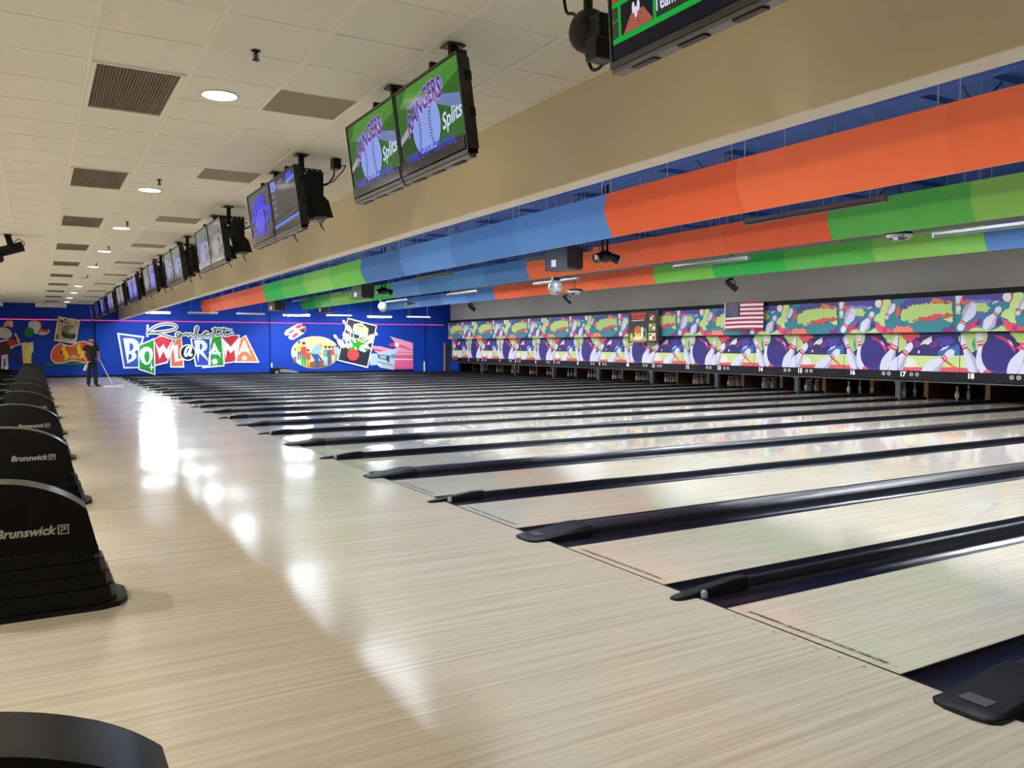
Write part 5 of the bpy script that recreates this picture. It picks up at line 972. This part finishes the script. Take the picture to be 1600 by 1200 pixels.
# the big sign: one thing, every tile a part, its letter a sub-part
sign = empty('wall_sign', (0, 0, 0), label='large colourful bowling alley name sign of tilted letter tiles on the blue wall', cat='sign')
names = ['blue_tile', 'green_tile', 'red_tile', 'orange_tile', 'blue_tile', 'green_tile', 'red_tile', 'orange_tile']
for i in range(8):
    o = cut(names[i], 't%d' % (i+1), None, None, .05+.01*(i % 4)); o.parent = sign
    m = MB(); B = wall_basis(.05+.01*(i % 4)); h = .006
    for kind, col, pts, w in WALL['l%d' % (i+1)]:
        m.flat(pts, B, h, paint(col)); h += .001
    m.build('letter', o)
o = cut('black_ball', 'ball', None, None, .10); o.parent = sign
def stroke(mb, pts, w, B, h, mm):
    """brush line as a ribbon that climbs a hair along its way, so crossings never coincide"""
    O, ex, ey, en = B; L_, R_ = [], []; n = len(pts)
    for i in range(n):
        a, b = Vector(pts[max(i-1, 0)]), Vector(pts[min(i+1, n-1)]); d = (b-a).normalized(); q = Vector((-d.y, d.x))*w/2; c = Vector(pts[i])
        if i == 0: c = c-d*w*.4
        if i == n-1: c = c+d*w*.4
        k = .55 if i in (0, n-1) else 1
        L_.append(O+ex*(c+q*k).x+ey*(c+q*k).y+en*(h+i*.00012)); R_.append(O+ex*(c-q*k).x+ey*(c-q*k).y+en*(h+i*.00012))
    mb.add(L_+R_, [(n+i, n+i+1, i+1, i) for i in range(n-1)], mm)
m = MB(); stroke(m, smooth_line(WALL['balla'][0][2]), .11, wall_basis(.10), .008, paint('#e4e8ea')); m.build('letter', o)
m = MB()
for i, l in enumerate(SCRIPT): stroke(m, smooth_line(l, 3) if len(l) > 2 else l, .17, wall_basis(.105), .012*i, paint('#e4e8dc'))
o = m.build('script_name', sign)
m = MB()
for i, l in enumerate(SCRIPT): stroke(m, smooth_line(l, 3) if len(l) > 2 else l, .040, wall_basis(.170), .012*i, paint('#15181c'))
m.build('pen_line', o)
# right hand murals
cut('painted_shoe', 'shoe1', 'red and white painted bowling shoe on the blue wall, the rear of the two', 'mural', .03)
cut('painted_shoe', 'shoe2', 'red and white painted bowling shoe on the blue wall, the front of the two', 'mural', .05)
cut('oval_mural', 'oval', 'oval yellow mural of a crowd watching a stooping bowler', 'mural', .03)
po = empty('poster_mural', label='tilted black mural with white pins and a red ball, white edged', cat='mural')
cut('board', 'poster', None, None, .09).parent = po
m = MB(); B = wall_basis(.09); h = .016
write(m, 'HALL', (Vector((0, YW-.09, 0)), VX, VZ, -VY), (11.12, 1.98), .30, paint('#e8eef2'), h, rot=-.20, bold=.02)
write(m, 'PARK', (Vector((0, YW-.09, 0)), VX, VZ, -VY), (12.02, 1.78), .30, paint('#e8eef2'), h, rot=-.28, bold=.02)
m.build('lettering', po)
for i, (kind, col, pts, w) in enumerate(WALL['pins']):
    m = MB(); a, sh_, b1, b2 = pin2d(pts[0], pts[1], w); B = wall_basis(.112+.004*i)
    m.plate(a, B, -.003, 0, paint('#e2e4e6')); m.flat(sh_, B, .0008, paint('#b9bec8')); m.flat(b1, B, .0014, paint('#c8323a')); m.flat(b2, B, .0014, paint('#c8323a')); m.build('painted_pin', po)
cut('painted_ball', 'redball', None, None, .17).parent = po
ca = empty('car_mural', label='pink mural of a finned car tail with a chrome bumper', cat='mural')
def layers(parent, name, key, d):
    m = MB(); B = wall_basis(d); h = 0
    for kind, col, pts, w in WALL[key]:
        m.plate(pts, B, h-.006, h, paint(col)); h += .0012
    m.build(name, parent)
layers(ca, 'pink_body', 'car', .03); layers(ca, 'chrome_bumper', 'chrome', .05); layers(ca, 'tail_lamp', 'lamp', .06)
# left hand murals
wo = empty('bowler_mural', label='mural of a woman in a white blouse and dark plaid skirt at the left edge', cat='mural')
layers(wo, 'figure', 'woman', .03)
cut('painted_bag', 'bag', 'cream and yellow painted block under the outstretched arm of the mural woman', 'mural', .05)
cut('painted_pins', 'pinsmural', 'painted white pin bundle with red stripes above the green ball on the blue wall', 'mural', .03)
cut('painted_ball', 'greenball', 'green painted bowling ball beside the painted pin bundle', 'mural', .06)
pr = empty('painted_shoes', label='pair of small red and tan painted shoes beside the pin bundle', cat='mural'); layers(pr, 'shoes', 'shoes', .03)
pp = empty('magazine_mural', label='tilted cream magazine cover painted on the dark blue wall, headed POST', cat='mural')
o = cut('board', 'post', None, None, .07); o.parent = pp
m = MB(); write(m, 'POST', wall_basis(.07), (-2.0, 2.585), .26, paint('#e6dfcf'), .013, rot=-.17, bold=.04); m.build('lettering', pp)
og = empty('boomerang_mural', label='orange boomerang-shaped mural with two yellow bowlers, behind the standing man', cat='mural'); layers(og, 'board', 'orange', .035)
cut('green_ledge', 'greenbar', 'green painted bar under the orange boomerang mural', 'mural', .03)
# neon line: lies on the wall, steps round the pilasters, passes behind the boards
m = MB(); y0, y1 = YW-.024, YW-.124; P = [(XL+.02, y0, 2.60)]
for a_, b_ in ((-.86, -.66), (7.02, 7.60), (14.85, 15.5)): P += [(a_-.05, y0, 2.60), (a_-.03, y1, 2.60), (b_+.03, y1, 2.60), (b_+.05, y0, 2.60)]
m.tube(P+[(16.7, y0, 2.60)], .02, mat('neon_pink', '#d23a78', .4, emit='#ff4a8c', es=.7), 6); tag(m.build('neon_line', None, True), 'thin pink neon line running level across the blue wall', 'neon light')
# corner guards, clutter by the wall
for k, x in enumerate((7.05, 15.47)):
    m = MB(); m.prism([(x-.03, YW-.135), (x+.03, YW-.135), (x+.03, YW-.101), (x-.03, YW-.101)], 'z', 0, .55, M_white); tag(m.build('corner_guard', bevel=.006), 'short white guard strip at the foot of the %s wall pilaster' % ('left' if k == 0 else 'right'), 'corner guard')
t = empty('floor_machine', (7.5, 41.25, -.16)); tag(t, 'low dark lane machine with curved gray cover by the blue wall', 'machine')
m = MB(); m.prism([(-.62, 0), (.72, 0), (.72, .22), (.45, .38), (-.1, .48), (-.62, .48)], 'y', -.25, .25, M_gloss); m.build('body', t, bevel=.03)
m = MB(); m.prism([(-.28, .30), (.66, .22), (.66, .27), (.35, .40), (-.1, .44), (-.28, .40)], 'y', -.27, -.251, mat('machine_gray', '#5d6a6e', .3)); m.build('cover', t, bevel=.008)
m = MB(); m.cyl((-.42, -.27, .28), (-.42, -.251, .28), .07, .07, mat('knob_orange', '#9a4f3a', .5), 14); m.build('dial', t)
t = empty('paper_cup', (-4.30, 38.85, .431)); tag(t, 'small white paper cup on the farthest black ball rack at the left', 'cup')
m = MB(); m.lathe([(.06, 0), (.085, .19), (.09, .195), (.078, .195), (.056, .01)], mat('cup_white', '#d8dce2', .6), n=16); m.build('cup_body', t, True)

# ------------------------------------------------------------------ flag and poster on the masking
t = empty('flag', (16.2, 19.585, 1.945)); tag(t, 'United States flag hung flat over the painted masking', 'flag')
FW, FH = 1.60, .88; m = MB(); nx_, nz_ = 24, 13
def fpt(a, b): return Vector((-.02+.018*math.sin(a*7+b*2)+.01*math.sin(a*15), -a*FW, b*FH-.03*a*(1-b)*0+.012*math.sin(a*PI)))
for j in range(13):
    for i in range(nx_):
        q = [fpt(i/nx_, j/13), fpt((i+1)/nx_, j/13), fpt((i+1)/nx_, (j+1)/13), fpt(i/nx_, (j+1)/13)]
        c = '#8f2034' if j % 2 == 0 else '#d8d3d6'
        if i/nx_ < .395 and j >= 6: c = '#141a3e'
        m.add(q, [(0, 1, 2, 3)], mat('cloth_'+c.strip('#'), c, .8))
m.build('cloth', t, True)
m = MB()
for r in range(9):
    for c in range(6 if r % 2 == 0 else 5):
        a = (.395*(c*2+1+(r % 2))/12); b = 6/13+(7/13)*(r+1)/10; q = fpt(a, b)+Vector((-.004, 0, 0)); R_ = .021
        m.add([q+Vector((0, -(R_ if k % 2 == 0 else R_*.45)*math.sin(k*PI/5), (R_ if k % 2 == 0 else R_*.45)*math.cos(k*PI/5))) for k in range(10)], [tuple(range(10))], mat('cloth_d8d3d6', '#d8d3d6', .8))
m.build('stars', t)
m = MB(); m.box(-.03, .01, -.0, .03, -.0, FH, mat('cloth_d8d3d6', '#d8d3d6', .8)); m.build('heading', t)
t = empty('food_poster', (16.2, 24.64, 1.55)); tag(t, 'dark food poster with a burger picture hung over the painted masking', 'poster')
PW, PH = 1.74, 1.17; B = (Vector((0, 0, 0)), -VY, VZ, -VX); m = MB()
m.plate([(0, 0), (PW, 0), (PW, PH), (0, PH)], B, -.03, 0, paint('#2b2422')); m.build('board', t, bevel=.004)
m = MB(); h = .001
def fp(pts, c):
    global h
    m.flat([(a*PW, b*PH) for a, b in pts], B, h, paint(c)); h += .0006
def fe(cx, cy, rx, ry, c, n=24): fp([(cx+rx*math.cos(2*PI*i/n), cy+ry*math.sin(2*PI*i/n)) for i in range(n)], c)
fp([(.06, .06), (.62, .06), (.62, .16), (.06, .16)], '#b79a4a'); fe(.33, .16, .15, .07, '#d9cfa0'); fe(.33, .30, .13, .09, '#c9b04a'); fp([(.22, .30), (.45, .30), (.43, .34), (.36, .31), (.3, .35), (.24, .32)], '#3a5a2a'); fp([(.23, .34), (.44, .34), (.42, .37), (.24, .37)], '#4a2a1a')
fe(.33, .42, .12, .12, '#b4562c'); fp([(.21, .36), (.45, .36), (.44, .40), (.22, .40)], '#b4562c')
fp([(.44, .18), (.50, .18), (.50, .50), (.44, .50)], '#d8d6cf'); fe(.55, .30, .06, .16, '#4fae86'); fe(.55, .30, .035, .11, '#2b2422'); fe(.11, .22, .06, .10, '#b08a3c'); fe(.12, .20, .03, .04, '#d8c890')
rn = random.Random(4)
for i in range(11): fp([(.13+.042*i, .76+rn.uniform(-.02, .02)), (.17+.042*i, .76), (.175+.042*i, .83), (.135+.042*i, .84)], '#b0302a'); fp([(.11+.045*i, .87), (.15+.045*i, .86+rn.uniform(-.02, .02)), (.16+.045*i, .95), (.12+.045*i, .96)], '#b0302a')
fp([(.13, .69), (.54, .71), (.54, .735), (.13, .72)], '#c9c9c4'); fp([(.11, .02), (.55, .02), (.55, .04), (.11, .04)], '#9a9488')
for y, cs in ((.66, ('#4a3b34', '#d8d4cc', '#7a3a30')), (.37, ('#6d8a4a', '#b0322c', '#d8d4b0')), (.07, ('#c9b48a', '#e0ddd0', '#6d5a3a'))):
    fp([(.70, y), (.93, y), (.93, y+.24), (.70, y+.24)], cs[0]); fe(.80, y+.12, .07, .08, cs[1]); fe(.86, y+.09, .05, .06, cs[2]); fe(.76, y+.17, .04, .04, cs[2])
m.build('print', t)

# ------------------------------------------------------------------ the man with the mop
def skin(name, nodes, edges, M_, parent, sub=2, root=0):
    me = bpy.data.meshes.new(name); me.from_pydata([n[0] for n in nodes], edges, []); o = bpy.data.objects.new(name, me); COL.objects.link(o)
    sk = o.modifiers.new('skin', 'SKIN'); sk.use_smooth_shade = True; ss = o.modifiers.new('sub', 'SUBSURF'); ss.levels = ss.render_levels = sub
    for i, n in enumerate(nodes):
        r = n[1]; o.data.skin_vertices[0].data[i].radius = r if isinstance(r, tuple) else (r, r)
        o.data.skin_vertices[0].data[i].use_root = i == root
    bpy.context.view_layer.update()
    nm = bpy.data.meshes.new_from_object(o.evaluated_get(bpy.context.evaluated_depsgraph_get()))
    bpy.data.objects.remove(o); nm.materials.clear(); nm.materials.append(M_); nm.name = name
    for p_ in nm.polygons: p_.use_smooth = True
    q = bpy.data.objects.new(name, nm); COL.objects.link(q); q.parent = parent
    return q
M_skin = mat('skin', '#c08a6c', .55); M_shirt = mat('shirt_black', '#141417', .85, bump=(30, .2)); M_trou = mat('trousers_dark', '#1d1e26', .85, bump=(30, .2)); M_shoe = mat('shoe_black', '#0c0c0d', .5); M_hair = mat('hair_dark', '#1f1712', .7)
man = empty('person', (-1.57, 32.4, 0), (0, 0, math.radians(8))); tag(man, 'man in black shirt and dark trousers holding a spray bottle and a mop', 'person')
ELR, WRR = (-.255, -.02, 1.13), (-.165, -.13, .88); ELL, WRL = (.245, .05, 1.15), (.215, -.12, .99)
N_ = [((0, 0, .96), (.15, .11)), ((0, 0, 1.12), (.145, .105)), ((0, .0, 1.30), (.165, .115)), ((0, .01, 1.42), (.12, .09)), ((0, -.005, 1.50), .055), ((.004, -.03, 1.555), (.06, .072)), ((.008, -.04, 1.62), (.075, .095)), ((.008, -.035, 1.69), (.062, .08)),
      ((-.17, .01, 1.41), .062), (ELR, .042), (WRR, .029), ((.17, .01, 1.41), .062), (ELL, .042), (WRL, .029),
      ((-.09, 0, .88), .092), ((-.105, -.015, .50), .062), ((-.105, .02, .10), .042), ((.09, 0, .88), .092), ((.115, -.015, .50), .062), ((.13, .02, .10), .042),
      ((-.108, .01, .045), .04), ((-.115, -.15, .03), .034), ((.135, .01, .045), .04), ((.215, -.12, .03), .034),
      ((-.15, -.165, .83), (.034, .022)), ((.20, -.165, .965), (.034, .022))]
E_ = [(0, 1), (1, 2), (2, 3), (3, 4), (4, 5), (5, 6), (6, 7), (3, 8), (8, 9), (9, 10), (3, 11), (11, 12), (12, 13), (0, 14), (14, 15), (15, 16), (0, 17), (17, 18), (18, 19), (16, 20), (20, 21), (19, 22), (22, 23), (10, 24), (13, 25)]
body = skin('body', N_, E_, M_skin, man)
skin('t_shirt', [((0, 0, .83), (.176, .138)), ((0, 0, .97), (.170, .132)), ((0, 0, 1.14), (.168, .128)), ((0, .0, 1.30), (.188, .138)), ((0, .01, 1.42), (.150, .115)), ((0, 0, 1.50), (.074, .072)), ((-.18, .01, 1.40), .080), ((-.232, -.003, 1.24), .068), ((.18, .01, 1.40), .080), ((.226, .03, 1.24), .068)], [(0, 1), (1, 2), (2, 3), (3, 4), (4, 5), (4, 6), (6, 7), (4, 8), (8, 9)], M_shirt, man)
skin('trousers', [((0, 0, 1.06), (.160, .124)), ((-.095, 0, .86), .105), ((-.107, -.012, .50), .078), ((-.107, .015, .05), .07), ((.095, 0, .86), .105), ((.117, -.012, .50), .078), ((.132, .015, .05), .07)], [(0, 1), (1, 2), (2, 3), (0, 4), (4, 5), (5, 6)], M_trou, man)
skin('shoe', [((-.108, .03, .05), .05), ((-.111, -.06, .045), .046), ((-.116, -.165, .036), .036)], [(0, 1), (1, 2)], M_shoe, man); skin('shoe', [((.130, .03, .05), .05), ((.165, -.04, .045), .046), ((.222, -.132, .036), .036)], [(0, 1), (1, 2)], M_shoe, man)
m = MB(); m.lathe([(.0925, 1.585), (.094, 1.64), (.088, 1.69), (.066, 1.725), (.03, 1.742), (.001, 1.746)], M_hair, (.008, -.018, 0), 18); m.v = [(x*.86+.001, y*1.05 if y > -.07 else -.07+(y+.07)*.2, z) for x, y, z in m.v]; m.build('hair', man, True, ang=80)
m = MB(); m.ell((.008, -.108, 1.578), (.042, .028, .030), M_hair, 12, 8); m.build('beard', man, True)
m = MB(); m.ell((.008, -.137, 1.632), (.014, .022, .022), M_skin, 10, 8); m.build('nose', man, True)
for s_ in (-1, 1):
    m = MB(); m.ell((.008+s_*.03, -.122, 1.652), (.011, .008, .007), M_hair, 10, 6); m.box(.008+s_*.03-.018, .008+s_*.03+.018, -.13, -.118, 1.664, 1.670, M_hair); m.build('eye', man, True)
    m = MB(); m.ell((.008+s_*.082, -.03, 1.635), (.012, .026, .034), M_skin, 10, 8); m.build('ear', man, True)
m = MB(); m.box(-.014, .030, -.146, -.138, 1.590, 1.596, mat('lips', '#8c4f44', .5)); m.build('mouth', man)
def fingers(c, spread, grip, out_, sgn):
    """four fingers curled round a shaft and a thumb from the side of the palm"""
    c = Vector(c); spread, grip, out_ = Vector(spread).normalized(), Vector(grip).normalized(), Vector(out_).normalized()
    for i, L_ in enumerate((.062, .070, .066, .052)):
        b = c+spread*(i-1.5)*.019
        skin('finger', [(b, .0105), (b+out_*L_*.5+grip*.006, .0098), (b+out_*L_*.75+grip*.03, .009), (b+out_*L_*.55+grip*.052, .008)], [(0, 1), (1, 2), (2, 3)], M_skin, man, 1)
    b = c-spread*.030-out_*.02
    skin('thumb', [(b, .012), (b-spread*.018+out_*.02+grip*.018, .0105), (b-spread*.012+out_*.045+grip*.036, .009)], [(0, 1), (1, 2)], M_skin, man, 1)
fingers((-.150, -.178, .818), (.3, .1, -1), (-.9, -.4, -.1), (-.25, -1, -.05), 1)
fingers((.205, -.178, .955), (-.2, .1, -1), (-1, -.2, 0), (.1, -1, 0), -1)
rz = Matrix.Rotation(math.radians(8), 4, 'Z')
t = empty('spray_bottle', man.location, man.rotation_euler); tag(t, 'white spray bottle with a yellow top held by the standing man', 'spray bottle')
ax = Vector((-.42, -.1, -1)).normalized(); a0 = Vector((-.162, -.218, .845)); Mx = ax.to_track_quat('Z', 'Y').to_matrix()
m = MB(); m.lathe([(.016, .045), (.018, .07), (.046, .10), (.05, .13), (.05, .28), (.046, .29)], mat('bottle_white', '#cfd4da', .4), a0, 16, Mx); m.build('bottle_body', t, True)
m = MB(); m.lathe([(.02, -.03), (.022, .05)], mat('bottle_yellow', '#d8b838', .5), a0, 12, Mx); q = a0-ax*.03; m.cyl(q+Vector((-.02, 0, 0)), q+Vector((.075, -.02, .02)), .020, .014, mat('bottle_yellow', '#d8b838', .5), 10); m.build('trigger_head', t, True)
t = empty('dust_mop', man.location, man.rotation_euler); tag(t, 'long-handled white dust mop on the approach, held by the standing man', 'mop')
h0_, h1_ = Vector((.172, -.205, 1.06)), Vector((.61, -.30, .055))
m = MB(); m.tube([h0_, h0_.lerp(h1_, .5), h1_], .0135, mat('mop_handle', '#c9ced6', .4), 8); m.build('handle', t, True)
m = MB(); m.box(.57, .65, -.36, -.24, .035, .06, M_steel); m.build('swivel', t, bevel=.004)
m = MB(); m.prism([(.34, -.39), (.90, -.39), (.94, -.35), (.94, -.25), (.90, -.21), (.34, -.21), (.30, -.25), (.30, -.35)], 'z', .001, .04, mat('mop_white', '#e4e5e6', .95, bump=(60, .8))); m.build('mop_head', t, bevel=.012)

# ------------------------------------------------------------------ camera and render settings
cam = bpy.data.cameras.new('camera'); co = bpy.data.objects.new('camera', cam); COL.objects.link(co)
co.location = (-3.27829, 0, 1.46213); co.rotation_euler = (PI/2-.0474262, 0, -.527733)
cam.sensor_width = 36; cam.lens = 36*1277.273/1600; cam.clip_start = .02; cam.clip_end = 200
SC.camera = co
w = bpy.data.worlds.new('world'); SC.world = w; w.use_nodes = True
w.node_tree.nodes['Background'].inputs[0].default_value = (.02, .022, .03, 1); w.node_tree.nodes['Background'].inputs[1].default_value = 0.
vs_ = SC.view_settings; vs_.view_transform = 'Standard'; vs_.look = 'None'; vs_.gamma = 1; vs_.exposure = EXPOSURE; vs_.use_curve_mapping = False
cy_ = SC.cycles; cy_.use_denoising = True; cy_.max_bounces = 10; cy_.diffuse_bounces = 6; cy_.glossy_bounces = 4; cy_.sample_clamp_indirect = 6.
try: cy_.denoiser = 'OPENIMAGEDENOISE'
except Exception: pass
